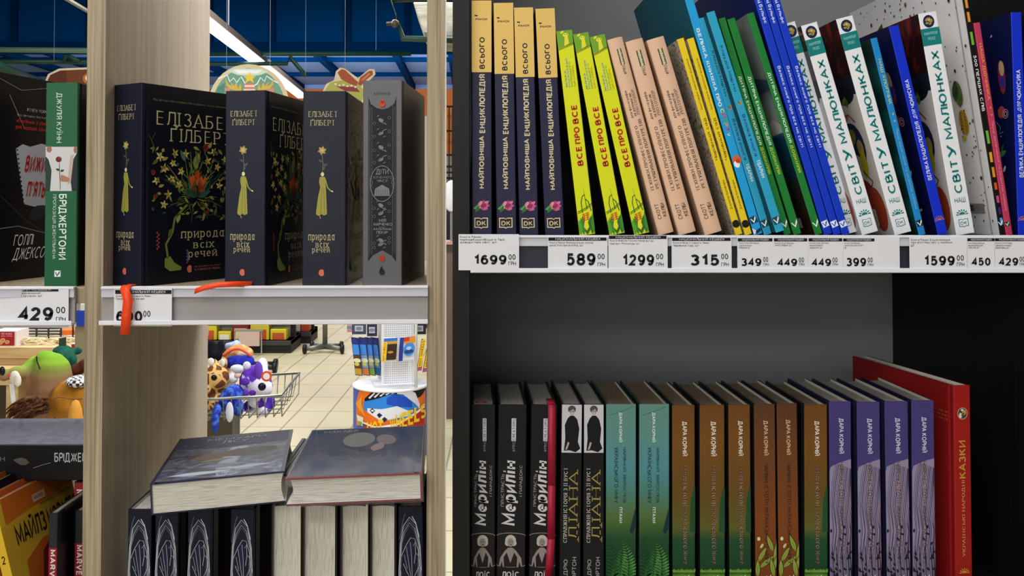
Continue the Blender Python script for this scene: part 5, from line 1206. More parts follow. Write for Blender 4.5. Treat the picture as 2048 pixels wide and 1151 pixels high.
# ------------------------------------------------------------------ the hall behind
def struct(name, mb, **k): return tag(mb.build(name, None, **k), kind='structure')
def floor_mat():
    m = bpy.data.materials.new('floor_tiles'); m.use_nodes = True; nt = m.node_tree; N, L = nt.nodes, nt.links
    b = N['Principled BSDF']; tc = N.new('ShaderNodeTexCoord'); mp = N.new('ShaderNodeMapping'); br = N.new('ShaderNodeTexBrick'); no = N.new('ShaderNodeTexNoise'); mx = N.new('ShaderNodeMix')
    mp.inputs['Rotation'].default_value[2] = math.radians(2.2); mp.inputs['Location'].default_value = (.06, .1, 0)
    br.offset = 0.0; br.inputs['Scale'].default_value = 1.0; br.inputs['Brick Width'].default_value = .22; br.inputs['Row Height'].default_value = .44; br.inputs['Mortar Size'].default_value = .006
    for k, c in (('Color1', '#c9bc98'), ('Color2', '#c2b590'), ('Mortar', '#8c8064')): br.inputs[k].default_value = lin(c)
    no.inputs['Scale'].default_value = 2.2; mx.data_type = 'RGBA'; mx.inputs[0].default_value = .12
    L.new(tc.outputs['Object'], mp.inputs[0]); L.new(mp.outputs[0], br.inputs[0]); L.new(tc.outputs['Object'], no.inputs[0])
    L.new(br.outputs['Color'], mx.inputs[6]); L.new(no.outputs['Color'], mx.inputs[7]); L.new(mx.outputs[2], b.inputs['Base Color'])
    b.inputs['Roughness'].default_value = .38; return m
f = MB(); f.box((-16, -9, -.1), (12, 21, 0), floor_mat()); struct('floor', f)
BLUE = mat('#003a70', .9, spec=.01); BLUED = mat('#00264e', .9, spec=.01); BLUEL = mat('#6a84b4', .7)
ZC = 4.15
c = MB(); c.box((-16, 9.1, ZC), (12, 21, ZC + .1), BLUEL)
struct('ceiling', c)
c = MB(); c.box((-16, -9, 5.6), (12, 9.1, 5.7), BLUED); struct('ceiling', c)
zb = P(600, 106, 9.0).z
b = MB(); b.box((-16, 9.0, zb), (12, 9.1, 5.7), BLUE)
for px in (180, 420, 545, 695, 815, 1000, 30, -120): x = P(px, 50, 8.99).x; b.box((x - .035, 8.955, zb), (x + .035, 9.0, 5.7), BLUED)
b.box((-16, 8.96, zb), (12, 9.0, zb + .12), BLUED)
struct('trim_1', b)
b = MB()
for Y in (10.6, 12.4, 14.2, 16.0, 18.0): b.box((-16, Y - .04, ZC - .08), (12, Y + .04, ZC + .01), BLUED)
for px in (-60, 40, 180, 330, 470, 610, 780, 900, 1050): x = P(px, 150, 14).x; b.box((x - .06, 9.1, ZC - .12), (x + .06, 20, ZC + .01), BLUED)
struct('trim_2', b)
w = MB(); zo = P(600, 178, 20).z; zo2 = P(600, 232, 20).z
w.box((-16, 20, 0), (12, 20.1, zo2), mat('#b5aa98', .8)); w.box((-16, 19.96, zo2), (12, 20.1, zo), mat('#b05a1c', .6)); w.box((-16, 20, zo), (12, 20.1, 5.7), BLUEL)
struct('wall_back', w)
w = MB(); w.box((-16.1, -9, 0), (-16, 21, 5.7), mat('#b8b0a4', .8)); struct('wall_left', w)
w = MB(); w.box((12, -9, 0), (12.1, 21, 5.7), mat('#b8b0a4', .8)); struct('wall_right', w)
w = MB(); w.box((-16, -9.1, 0), (12, -9, 5.7), mat('#b8b0a4', .8)); struct('wall_front', w)

# pipes under the ceiling
DG = mat('#16372c', .4); DGL = mat('#5f7a68', .4)
def pipe(pts, r, m, label, group='ceiling pipes'):
    mb = MB(); mb.tube(pts, r, m, 10); return tag(mb.build('ceiling_pipe', None, True), label, 'pipe', group)
pipe([P(300, 108, 8.7), P(822, 107, 8.7)], .026, DG, 'dark green pipe along the lower edge of the blue bulkhead')
pipe([P(200, 129, 8.2), P(575, 127, 8.2), P(579, 113, 8.2), P(612, 152, 8.2)], .022, DG, 'dark green pipe with a bent end behind the round ornament sign')
pipe([P(-260, 97, 8.7), P(182, 101, 8.7)], .03, DGL, 'pale edged green pipe at the top left, upper one')
pipe([P(-260, 121, 8.4), P(182, 124, 8.4)], .026, DG, 'dark green pipe at the top left, lower one')
pipe([P(127, 121, 8.3), P(131, 112, 8.3), P(138, 112, 8.3), P(160, 123, 8.3)], .02, DG, 'small bent green pipe over the lower left pipe')
pipe([P(-60, 110, 6.5), P(100, 172, 9.0)], .045, DG, 'thick slanting green pipe above the black novel at far left')
br = thing('pipe_bracket', 'bent metal pipe bracket with a valve, at the top by the right oak post', 'pipe', P(800, 40, 6.0))
def rel(o, *ps): return [Vector(p) - o.location for p in ps]
mb = MB(); mb.tube(rel(br, P(905, -4, 6), P(783, 0, 6), P(806, 77, 6), P(905, 80, 6)), .026, mat('#3a5046', .4, .3), 10); mb.build('pipe', br, True)
mb = MB(); q = rel(br, P(773, 48, 5.97), P(797, 46, 5.97)); mb.tube(q, .016, mat('#4a4038', .5, .4), 8); mb.ball(rel(br, P(790, 47, 5.97))[0], .034, mat('#5f5446', .5, .4), 10); mb.build('valve', br, True)
# ceiling unit
cu = thing('ceiling_air_unit', 'whitish ceiling air unit behind the top of the right oak post', 'air conditioner', P(880, 40, 6.6))
pts = rel(cu, P(826, 4, 6.6), P(848, 66, 6.6), P(880, 72, 6.6), P(1000, 76, 6.6), P(1000, 4, 6.6))
mb = MB(); mb.prism(pts, (0, .8, 0), ramp_mat('mottled_white', [(.3, '#7a786c'), (.6, '#a5a294')], 'noise', (3, 3, 30), .6, 1, 1, 4)); mb.build('housing', cu, bevel=.01)
mb = MB(); mb.prism(rel(cu, P(905, 58, 6.58), P(930, 75, 6.58), P(990, 75, 6.58), P(990, 58, 6.58)), (0, .02, 0), mat('#8a8778')); mb.build('grille', cu)

# strip light
sl = thing('strip_light', 'long bright strip light hanging behind the dark novels', 'ceiling light', P(510, 128, 9))
za = 2.93
A_, B_ = Vector((P(300, -10, 5.6).x - .02, 5.2, za)), Vector((P(603, 197, 11.3).x, 11.3, za))
k = (za - CZ); 
def on_plane(px, py):
    r, u = (px - PX) / F, (PY - py) / F; dz = SP + u * CP; t = k / dz; return Vector((r * t, -1 + (CP - u * SP) * t, za))
A_, B_ = on_plane(330, -12), on_plane(603, 196)
dirv = (B_ - A_).normalized(); nrm = Vector((dirv.y, -dirv.x, 0))
def bar(a, b, w, z0, z1, m):
    mb = MB(); mb.prism([a + nrm * w, b + nrm * w, b - nrm * w, a - nrm * w], (0, 0, 1), m)
    mb.v = [(v[0] - sl.location.x, v[1] - sl.location.y, (z0 if v[2] <= za + .5 else z1) - sl.location.z) for v in mb.v]; return mb
bar(A_, B_, .052, za, za + .05, mat('#f4f6ff', .5, emit=5.5)).build('diffuser', sl)
bar(A_, B_, .066, za + .05, za + .11, mat('#6a6058', .5)).build('housing', sl)
for q in (on_plane(457, 75), on_plane(395, 30)):
    mb = MB(); q = q - sl.location; mb.tube([(q.x, q.y, q.z + .11), (q.x, q.y, 5.55 - sl.location.z)], .006, mat('#7a7a80'), 5); mb.build('suspension_wire', sl)
s2 = thing('strip_light', 'thin edge of another hanging light at the top left, left of the oak panel', 'ceiling light', P(160, 14, 6))
mb = MB(); mb.tube(rel(s2, P(60, -45, 5.0), P(185, 28, 7.2)), .02, mat('#8a8478', .5), 6); mb.build('housing', s2)
for px, y1, Y in ((611, 150, 8.0), (108, 122, 8.0), (752, 100, 8.0)):
    mb = MB(); a = P(px, y1, Y); mb.tube([a, (a.x, a.y, 5.55)], .002, mat('#6f7c94'), 5); tag(mb.build('hanging_wire'), {611: 'thin hanging wire left of the bow sign', 108: 'thin hanging wire at the top left', 752: 'thin hanging wire above the bow sign'}[px], 'wire', 'thin hanging wires')

# hanging signs
def sign(name, label, Y, outline, wires, painter, thick=.012, edge='#d8c8a0'):
    cx = sum(p[0] for p in outline) / len(outline); cy = sum(p[1] for p in outline) / len(outline)
    r = thing(name, label, 'sign', P(cx, cy, Y), None, 'hanging holiday signs')
    mb = MB(); mb.prism(rel(r, *[P(x, y, Y) for x, y in outline]), (0, thick, 0), mat(edge, .6)); bo = mb.build('board', r)
    xs = [p[0] for p in outline]; ys = [p[1] for p in outline]; x0, x1, y0, y1 = min(xs), max(xs), min(ys), max(ys)
    o, e = P(x0, y1, Y) - r.location, P(x1, y0, Y) - r.location; A = Art(e.x - o.x, e.z - o.z)
    g = lambda x, y: ((x - x0) / (x1 - x0), (y1 - y) / (y1 - y0)); painter(A, g); A.build('printed_picture', bo, lambda x, y, k: (o.x + x, -k * 6, o.z + y))
    for (x, ya, yb) in wires:
        mb = MB(); a, b = rel(r, P(x, yb, Y), P(x, ya, Y)); mb.tube([a, (a.x, a.y, 5.55 - r.location.z)], .0014, mat('#8a93a4'), 5); mb.build('hanging_cord', r)
def circ(cx, cy, r, n=36, a0=0, a1=360): return [(cx + r * math.cos(math.radians(a0 + (a1 - a0) * i / n)), cy - r * math.sin(math.radians(a0 + (a1 - a0) * i / n))) for i in range(n)]
def ornament(A, g):
    pl = lambda m, pts: A.poly(m, [g(x, y) for x, y in pts]); ln = lambda m, w, pts: A.line(m, w, [g(x, y) for x, y in pts])
    pl('#6ea088', circ(497, 208, 72)); pl('#cfe0c8', [(455, 142), (470, 137), (520, 137), (537, 144), (520, 150), (500, 152), (475, 150)]); pl('#eef4ee', [(466, 140), (525, 140), (516, 147), (476, 147)])
    pl('#4f8a72', [(434, 175), (450, 165), (446, 205), (430, 215)])
    ln('#eef6f4', 9, [(436, 157), (454, 150), (459, 163), (467, 156), (473, 165), (482, 153), (493, 172), (506, 172), (514, 168), (521, 155), (529, 163), (533, 152), (545, 160), (556, 166)])
    pl('#e8cc3c', [(499, 144), (503, 152), (512, 152), (505, 158), (508, 166), (499, 161), (490, 166), (493, 158), (486, 152), (495, 152)])
    for sx in (1, -1):
        X = lambda x: 499 + sx * (499 - x)
        pl('#d8b04c', [(X(450), 155), (X(456), 168), (X(464), 173), (X(460), 163), (X(468), 172), (X(472), 164), (X(476), 178), (X(481), 166), (X(483), 182), (X(474), 182), (X(460), 178), (X(452), 170)])
        pl('#d88a6c', [(X(448), 176), (X(458), 176), (X(462), 185), (X(452), 186)])
    for k_, c_ in enumerate(('#d87a6c', '#f0d8c8', '#d87a6c', '#f0d8c8', '#d87a6c')): A.rect(c_, *g(490 - k_, 170 + 4 * k_), *g(508 + k_, 166 + 4 * k_), 1)
sign('ornament_sign', 'round green sweater-patterned holiday sign hanging under the strip light', 6.2, circ(497, 208, 80), ((453, 112, 134), (540, 124, 140)), ornament)
def bow(A, g):
    pl = lambda m, pts: A.poly(m, [g(x, y) for x, y in pts])
    pl('#a8a84c', [(650, 180), (662, 164), (690, 160), (718, 168), (730, 185), (722, 205), (660, 205), (650, 195)]); pl('#8a2c3c', [(672, 172), (712, 174), (720, 184), (690, 182)])
    pl('#a04a24', [(675, 145), (683, 138), (690, 140), (717, 165), (712, 172), (700, 168), (682, 158)]); pl('#a04a24', [(716, 168), (720, 155), (738, 142), (745, 141), (746, 149), (732, 160), (722, 172)]); pl('#c87a4c', [(722, 160), (738, 146), (741, 148), (726, 161)])
    for k in range(6): A.ell('#e8d8c8', *g(671 + 8 * k, 168 + (k % 2) * 2 + k * .8), 9, 7)
sign('gift_sign', 'bow-topped holiday sign hanging left of the grey ornamented book', 6.2, [(644, 185), (652, 168), (668, 160), (672, 142), (680, 135), (690, 137), (716, 156), (738, 138), (748, 138), (751, 148), (738, 162), (734, 178), (728, 208), (650, 208)], ((690, 100, 140),), bow)
def cake(A, g):
    pl = lambda m, pts: A.poly(m, [g(x, y) for x, y in pts])
    pl('#5a2c18', [(92, 168), (100, 150), (120, 141), (190, 138), (240, 140), (240, 190), (92, 190)]); pl('#6e3a1c', [(132, 141), (190, 138), (240, 140), (240, 190), (136, 190)]); A.ell('#b8702c', *g(176, 157), 42); A.ell('#f0e4d0', *g(177, 156), 26)
sign('gingerbread_sign', 'brown rounded holiday sign with cream rim behind the green-spined novel', 6.2, [(87, 170), (96, 148), (118, 137), (190, 134), (245, 136), (245, 195), (87, 195)], ((190, 100, 136),), cake, edge='#d8c8ac')

# ---------------------------------------------------------------- plush toys and their wire baskets
def fuzz(name, stops, src='noise', sc=40, dist=1.0, bump=.6): return ramp_mat(name, stops, src, (1, 1, 1), .95, dist, sc, 4, bump, spec=.1)
def blob(name, parent, balls, m, vox=.006, orig=None):
    """one soft body from overlapping balls (x, y, z, radius[, rz])"""
    mb = MB()
    for bl in balls: mb.ball(bl[:3], bl[3], m, 14, bl[4] if len(bl) > 4 else None)
    o = mb.build(name, parent, True); r = o.modifiers.new('merge', 'REMESH'); r.mode = 'VOXEL'; r.voxel_size = vox; r.use_smooth_shade = True
    s = o.modifiers.new('soften', 'SMOOTH'); s.iterations = 4; return o
def plush(name, label, Y, center, px_balls, m, group=None):
    r = thing(name, label, 'plush toy', P(center[0], center[1], Y), None, group); sc = (Y + 1) / F
    bl = [(*(P(x, y, Y) - r.location + Vector((0, dy, 0))), rad * sc, (rz * sc if rz else None)) for (x, y, rad, rz, dy) in px_balls]
    bl = [b if b[4] else b[:4] for b in bl]
    blob('body', r, bl, m); return r, sc
def dab(r, sc, name, Y, lst, col, rough=.9, flat=.5):
    mb = MB()
    for (x, y, rx, rz, dy) in lst: mb.ball(P(x, y, Y) - r.location + Vector((0, dy, 0)), rx * sc, mat(col, rough), 12, rz * sc, rx * sc * flat)
    return mb.build(name, r, True)
YB = 1.65
def basket(label, Y, x0, x1, yf, yb, h, right_end=True):
    """front rim pixel line yf=(left,right); rear rim higher by yb; h pixel height"""
    r = thing('wire_basket', label, 'basket', P((x0 + x1) / 2, (yf[0] + yf[1]) / 2 + h, Y)); o = r.location
    fl, fr = P(x0, yf[0], Y) - o, P(x1, yf[1], Y) - o; dpt = Vector((-.0, .30, 0)); br_, bl_ = fr + Vector((-.01, .34, 0)), fl + Vector((0, .34, 0)); dn = Vector((0, 0, -h * (Y + 1) / F)); m = mat('#8c8c86', .3, .85)
    mb = MB(); mb.tube([fl, fr, br_, bl_], .0042, m, 8, True); mb.build('rim', r, True)
    mb = MB(); n = 14
    inn = lambda p: p + dn
    for i in range(n + 1):
        t = i / n; a = fl.lerp(fr, t); b2 = bl_.lerp(br_, t); mb.tube([a, inn(a) + Vector((0, .015, 0)), inn(b2) + Vector((0, -.015, 0)), b2], .0018, m, 5)
    for i in range(1, 6):
        t = i / 6
        a, b2 = fr.lerp(br_, t), fl.lerp(bl_, t); mb.tube([a, inn(a) + Vector((-.012, 0, 0)), inn(b2) + Vector((.012, 0, 0)), b2], .0018, m, 5)
    mb.build('wire_mesh', r, True)
    mb = MB(); a = inn(fl.lerp(br_, .5)); mb.tube([a, (a.x, a.y, -o.z + .02)], .012, m, 8); mb.box((a.x - .2, a.y - .2, -o.z), (a.x + .2, a.y + .2, -o.z + .02), m); mb.build('stand', r)
    return r
basket('chrome wire basket full of small plush toys, right of the oak panel', YB, 330, 562, (803, 790), 0, 44)
G_ = 'small plush toys in the right wire basket'
dog = fuzz('white_purple_fur', [(0, '#5a2f9c'), (.46, '#5a2f9c'), (.5, '#dcdae6'), (1, '#e4e2ec')], 'noise', 13, .4, .3)
r, sc = plush('plush_dog', 'white plush dog with purple spots, highest at the right of the basket', YB + .12, (515, 770), [(511, 762, 33, None, 0), (532, 772, 18, None, -.02), (514, 800, 20, 16, 0), (522, 736, 12, 20, .02)], dog, G_)
dab(r, sc, 'eye', YB + .05, [(527, 770, 8, 8, -.02), ], '#1a1026', .2); dab(r, sc, 'spot', YB + .08, [(496, 758, 9, 8, -.034), (511, 780, 7, 6, -.038), (493, 782, 9, 8, -.024)], '#5a2a9c')
dab(r, sc, 'ear', YB + .1, [(520, 738, 9, 18, -.02)], '#6a3fb0')
mb = MB(); t0 = P(533, 752, YB + .04) - r.location; mb.lathe([(0, 0), (.016, 0), (.016, .002), (0, .002)], mat('#d8562c', .4), t0, 14, 'y'); mb.lathe([(0, -.0006), (.010, -.0006)], mat('#f0e4dc', .4), t0, 14, 'y'); mb.build('hang_tag', r)
r, sc = plush('plush_cow', 'white and purple plush lying low at the right end of the basket', YB + .13, (520, 815), [(505, 812, 19, 15, 0), (526, 818, 17, 14, 0), (540, 806, 10, 14, .01)], fuzz('white_violet_fur', [(0, '#4a2a94'), (.5, '#4a2a94'), (.55, '#d4d2de'), (1, '#dad8e4')], 'noise', 16, .4, .3), G_)
r, sc = plush('plush_seal', 'sparkly blue plush hanging a limb over the basket rim', YB + .05, (465, 795), [(468, 785, 20, 17, 0), (452, 800, 13, 22, -.01), (442, 832, 8, 26, -.06), (444, 812, 9, 14, -.05), (480, 812, 12, 18, -.02)], fuzz('blue_glitter_fur', [(.3, '#1f1f7a'), (.5, '#2f3fa8'), (.65, '#4a7ac0'), (.8, '#3a2a94')], 'noise', 60, .6, .3), G_)
dab(r, sc, 'fin', YB, [(461, 822, 8, 20, -.01)], '#c9c8d2')
r, sc = plush('plush_giraffe', 'tan plush with brown patches beside the oak panel', YB + .08, (430, 760), [(432, 756, 27, 27, 0), (424, 730, 9, 12, .02), (446, 728, 7, 11, .02), (416, 775, 12, 10, -.03), (428, 800, 17, 22, .0)], ramp_mat('giraffe_fur', [(0, '#c99a54'), (.09, '#d2a868'), (.13, '#6a3c1c'), (1, '#58301a')], 'edges', (1, 1, 1), .95, 0, 34, bump=.2), G_)
dab(r, sc, 'eye', YB + .02, [(432, 752, 6, 6, -.02)], '#101010', .2); dab(r, sc, 'ear', YB + .08, [(424, 722, 7, 8, -.01), (447, 724, 5, 8, -.01)], '#d8d2c4')
r, sc = plush('plush_fox', 'orange and white plush with rainbow band on top of the pile', YB + .22, (482, 705), [(478, 702, 24, 14, 0), (492, 706, 16, 13, 0), (458, 708, 12, 10, 0)], fuzz('orange_fur', [(.3, '#b8682c'), (.5, '#c98a4c'), (.65, '#d8c8a8')], 'noise', 26, .5, .3), G_)
mb = MB(); arc_ = [P(446 + 56 * t, 712 - 15 * math.sin(math.pi * t), YB + .14) - r.location for t in [i / 10 for i in range(11)]]; mb.tube(arc_, .004, mat('#d8502c', .7), 6); mb.build('rainbow_band', r, True)
r, sc = plush('plush_penguin', 'deep blue and white plush under the orange one', YB + .15, (478, 725), [(470, 724, 22, 14, 0), (492, 722, 18, 13, 0), (458, 732, 12, 10, 0)], fuzz('deep_blue_fur', [(.3, '#161a6a'), (.6, '#26309a')], 'noise', 40, .5, .3), G_)
dab(r, sc, 'belly', YB + .1, [(497, 728, 8, 8, -.02), (478, 734, 14, 8, -.02)], '#d2d2da')
r, sc = plush('plush_cat', 'black plush at the back of the basket by the oak panel', YB + .25, (430, 700), [(430, 708, 16, 16, 0), (442, 690, 7, 12, 0), (420, 690, 10, 12, 0)], fuzz('black_fur', [(.3, '#0c0c10'), (.7, '#1c1c24')]), G_)
r, sc = plush('plush_mouse', 'pale blue grey plush ear tips rising at the back of the pile', YB + .32, (470, 690), [(470, 690, 14, 8, 0), (458, 692, 10, 8, 0), (474, 684, 6, 6, 0), (468, 715, 16, 26, .03)], fuzz('pale_blue_fur', [(.3, '#8a9cc0'), (.7, '#b8c4dc')]), G_)
r, sc = plush('plush_puppy', 'tan and white plush face between giraffe patches and purple spots', YB + .14, (462, 752), [(462, 740, 12, 10, 0), (466, 756, 14, 9, -.02), (456, 768, 12, 9, 0)], fuzz('tan_white_fur', [(.35, '#c99a5c'), (.5, '#d8d2cc'), (.7, '#dcd8d8')], 'noise', 24, .4, .3), G_)
dab(r, sc, 'muzzle', YB + .08, [(476, 750, 6, 5, -.01)], '#d2a49c')
# left basket
YL2 = 1.9
basket('chrome wire basket under the large plush toys at the left edge', YL2, 45, 330, (846, 818), 0, 60)
G2 = 'large plush toys at the left edge'
camo = ramp_mat('green_brown_plush', [(0, '#8f6a4c'), (.62, '#8f6a4c'), (.74, '#7a7a3c'), (.84, '#7ca028'), (1, '#6a9a28')], 'z', rough=.95, noise=.22, nscale=7, bump=.1)
r, sc = plush('plush_dinosaur', 'large green and brown plush creature lying on its side at the left', YL2 + .12, (95, 780), [(104, 760, 40, 56, 0), (92, 720, 22, 20, 0), (70, 752, 34, 40, .02), (46, 742, 22, 14, -.03), (24, 744, 13, 12, -.05), (88, 806, 42, 34, 0)], camo, G2)
dab(r, sc, 'eye', YL2 + .02, [(14, 738, 6, 9, -.03)], '#15151a', .25); dab(r, sc, 'nostril_patch', YL2 + .0, [(36, 752, 10, 13, -.02), (45, 757, 7, 12, -.03)], '#d8cfc0'); dab(r, sc, 'mouth_dot', YL2, [(34, 744, 3, 3, -.05)], '#c8482c')
mb = MB(); mb.tube([P(x, y, YL2 - .02) - r.location for x, y in ((73, 712), (74, 722), (78, 732), (80, 738))], .0022, mat('#1c2010'), 5); mb.build('seam', r)
rnd = random.Random(4); mb = MB()
fur = [mat('#4a2a14', .9), mat('#5f3a1c', .9), mat('#3a1f0e', .9)]
for k in range(150):
    x0, y0 = rnd.uniform(52, 98), rnd.uniform(794, 826); L_ = rnd.uniform(26, 48); a = rnd.uniform(150, 200)
    pts = [P(x0 + L_ * t * math.cos(math.radians(a)), y0 + L_ * t * t * .55 - L_ * t * math.sin(math.radians(a)) * .3, YL2 - .03 + rnd.uniform(-.02, .01)) - r.location for t in (0, .35, .7, 1)]
    mb.tube(pts, [.0045, .004, .003, .0008], fur[k % 3], 5)
tag(mb.build('mane', r, True), kind='stuff', label='dark brown shaggy mane')
mb = MB(); [mb.poly([P(x, y, YL2 - .02 - .01 * i) - r.location for x, y in q], mat('#d8d8d6', .5)) for i, q in enumerate((((19, 768), (28, 766), (31, 806), (23, 806)), ((22, 790), (30, 788), (33, 812), (26, 812))))]; o = mb.build('paper_tag', r); o.modifiers.new('thick', 'SOLIDIFY').thickness = .001
r, sc = plush('plush_bear', 'orange brown plush with stitched belly beside the oak panel at left', YL2 + .08, (150, 805), [(140, 800, 40, 42, 0), (175, 798, 40, 42, 0), (110, 815, 16, 20, 0)], fuzz('orange_brown_plush', [(.3, '#96601c'), (.7, '#a8742a')], 'noise', 12, .6, .2), G2)
mb = MB(); mb.tube([P(x, y, YL2 - .035) - r.location for x, y in ((103, 796), (118, 793), (140, 797), (165, 797))], .002, mat('#6a3f10'), 5); mb.build('seam', r)
mb = MB(); mb.lathe([(0, .052), (.010, .046), (.019, .02), (.024, -.02), (.022, -.05)], mat('#c88a34', .9), P(151, 832, YL2 - .08) - r.location, 16); mb.build('ear', r, True)
chk = bpy.data.materials.new('checked_cloth'); chk.use_nodes = True; ck = chk.node_tree.nodes.new('ShaderNodeTexChecker'); ck.inputs['Scale'].default_value = 90; ck.inputs[1].default_value = lin('#dcdcdc'); ck.inputs[2].default_value = lin('#15151a'); tcn = chk.node_tree.nodes.new('ShaderNodeTexCoord'); chk.node_tree.links.new(tcn.outputs['Object'], ck.inputs[0]); chk.node_tree.links.new(ck.outputs[0], chk.node_tree.nodes['Principled BSDF'].inputs[0])
mb = MB(); mb.ball(P(160, 762, YL2 + .05) - r.location, .045, chk, 14, .02); mb.build('checked_scarf', r, True)
r, sc = plush('plush_turtle', 'dark teal green round plush behind the green and brown one', YL2 + .2, (128, 718), [(129, 722, 24, 24, 0), (112, 706, 20, 12, .05), (140, 706, 12, 8, .05)], fuzz('dark_teal_plush', [(.3, '#123a34'), (.7, '#1f5a44')]), G2)
r, sc = plush('plush_horse', 'glossy brown plush leg stretched beside the dark teal plush', YL2 + .16, (150, 740), [(140, 748, 16, 12, 0), (155, 738, 16, 12, 0), (172, 728, 16, 12, 0), (130, 752, 10, 10, 0)], fuzz('chestnut_plush', [(.3, '#3a1c10'), (.7, '#58301c')], bump=.1), G2)
mb = MB(); q_ = [P(x, y, YL2 + .25) for x, y in ((118, 676), (131, 674), (131, 700), (117, 700))]; tg = thing('label_tag', 'dark grey toy label standing up behind the dark teal plush', 'label', q_[3]); mb.prism([p - tg.location for p in q_], (0, .006, 0), mat('#3a3c38', .5)); mb.build('card', tg)

# ---------------------------------------------------------------- display table with food boxes at left
PINE = ramp_mat('pine_board', [(.3, '#b89868'), (.5, '#c8aa78'), (.7, '#d2b88a')], 'noise', (4, 40, 40), .55, .5, 1, 4)
YT = 3.2
tb = thing('display_table', 'pale pine display table behind the large plush toys', 'table', P(60, 740, YT))
def px_box(root, name, x0, y0, x1, y1, Y, dep, m, bevel=.002):
    a, b = P(x0, y1, Y) - root.location, P(x1, y0, Y) - root.location; mb = MB(); mb.box((a.x, Y - root.location.y, a.z), (b.x, Y + dep - root.location.y, b.z), m); return mb.build(name, root, bevel=bevel)
px_box(tb, 'top_board', -120, 694, 330, 716, YT, .7, PINE); px_box(tb, 'front_board', -120, 716, 330, 737, YT + .02, .03, PINE); px_box(tb, 'lower_shelf', -120, 737, 330, 770, YT - .08, .7, PINE)
zf = P(20, 770, YT).z
for x0, x1 in ((12, 36), (300, 325)):
    a, b = P(x0, 770, YT - .06) - tb.location, P(x1, 770, YT - .06) - tb.location; mb = MB(); mb.box((a.x, -.06, -tb.location.z), (b.x, .04, a.z), PINE); mb.build('leg', tb, bevel=.002)
a = P(-120, 770, YT + .5) - tb.location; b = P(12, 770, YT + .5) - tb.location; mb = MB(); mb.box((a.x, .5, -tb.location.z), (b.x + 1.2, .53, a.z), mat('#4a4230', .7)); mb.build('back_board', tb)
def food_box(label, x0, y0, x1, y1, Y):
    r = thing('biscuit_box', label, 'box', P((x0 + x1) / 2, y1, Y), None, 'red biscuit boxes'); px_box(r, 'carton', x0, y0, x1, y1, Y, .12, mat('#e2d8d4', .4))
    A = Art((P(x1, y1, Y) - P(x0, y1, Y)).x, (P(x0, y0, Y) - P(x0, y1, Y)).z); w_ = A.w
    A.rect('#a81c24', .0, .08, .92, .94, 1); A.text('#e8c8c4', 'ПЕЧИВО', .35, .76, .82, .87, 'h', .02); A.text('#e8c8c4', 'ДО ЧАЮ', .35, .63, .82, .72, 'h', .0)
    for (u, v, rr) in ((.2, .34, 11), (.42, .4, 13), (.62, .3, 11), (.34, .24, 10)): A.ell('#d8b078', u, v, rr, rr * .8, 20); A.ell('#c08a4c', u, v, rr * .6, rr * .45, 20)
    A.build('front_print', r, lambda x, y, e: (x - w_ / 2, -e * 4 - .002, y))
food_box('red and white biscuit box at the far left edge', -14, 661, 33, 693, YT + .02); food_box('red and white biscuit box between teal plush and oak panel', 143, 686, 190, 720, YT - .1)
mb = MB(); rnd = random.Random(8); m3 = [mat('#d2c49c', .8), mat('#b8a87c', .8), mat('#e0d6b8', .8)]
for k in range(420):
    x, y = rnd.uniform(34, 230), rnd.uniform(676, 695); a = P(x, y, YT + .05 + rnd.uniform(0, .2)); g = rnd.uniform(0, 6.28); mb.tube([a, a + Vector((.03 * math.cos(g), .01, .006 * math.sin(g))), a + Vector((.05 * math.cos(g + .6), .0, .01 * math.sin(g + .6)))], .003, m3[k % 3], 4)
tag(mb.build('straw_filling'), 'pale crinkled straw filling along the table edge', 'straw', kind='stuff')
wr = thing('wire_rack', 'small wire rack with striped packs above the straw filling', 'rack', P(110, 680, YT + .3)); mb = MB()
for x in (73, 97, 122, 146, 170): mb.tube(rel(wr, P(x, 640, YT + .25), P(x, 680, YT + .25)), .005, mat('#3a3a38', .4, .6), 6)
mb.tube(rel(wr, P(40, 673, YT + .25), P(230, 670, YT + .25)), .004, mat('#b8b8b4', .4, .6), 6); mb.build('bars', wr, True)
px_box(wr, 'base', 40, 680, 230, 694, YT + .3, .2, mat('#8a7c60'))
def pack(label, x0, y0, x1, y1, Y, col, cat='pack', group=None, dep=.12):
    r = thing('snack_pack', label, cat, P((x0 + x1) / 2, y1, Y), None, group); px_box(r, 'wrapper', x0, y0, x1, y1, Y, dep, col if not isinstance(col, str) else mat(col, .4), .004); return r
STR = ramp_mat('striped_pack', [(.4, '#1c1c1e'), (.5, '#c8c8c8')], 'wave_z', (1, 1, 1), .5, 1.0, 22)
pack('black and white striped pack in the wire rack', 57, 652, 118, 679, YT + .32, STR); pack('orange pack in the wire rack by the oak panel', 120, 659, 200, 673, YT + .32, '#d8702c'); pack('pale grey pack at the back of the wire rack', 100, 640, 190, 660, YT + .55, '#b8b4ae')
bb = thing('blue_carton', 'small bright blue carton peeking out between rail and oak panel', 'box', P(165, 652, 2.6)); px_box(bb, 'carton', 152, 620, 215, 652, 2.6, .2, mat('#1c3ca0', .45)); px_box(bb, 'lid', 160, 607, 205, 621, 2.6, .2, mat('#d0ccc4', .45))
a = P(150, 652, 2.62) - bb.location; b = P(220, 652, 2.62) - bb.location; mb = MB(); mb.box((a.x, .02, -bb.location.z), (b.x, .2, a.z), mat('#8a7c60')); mb.build('stand', bb)

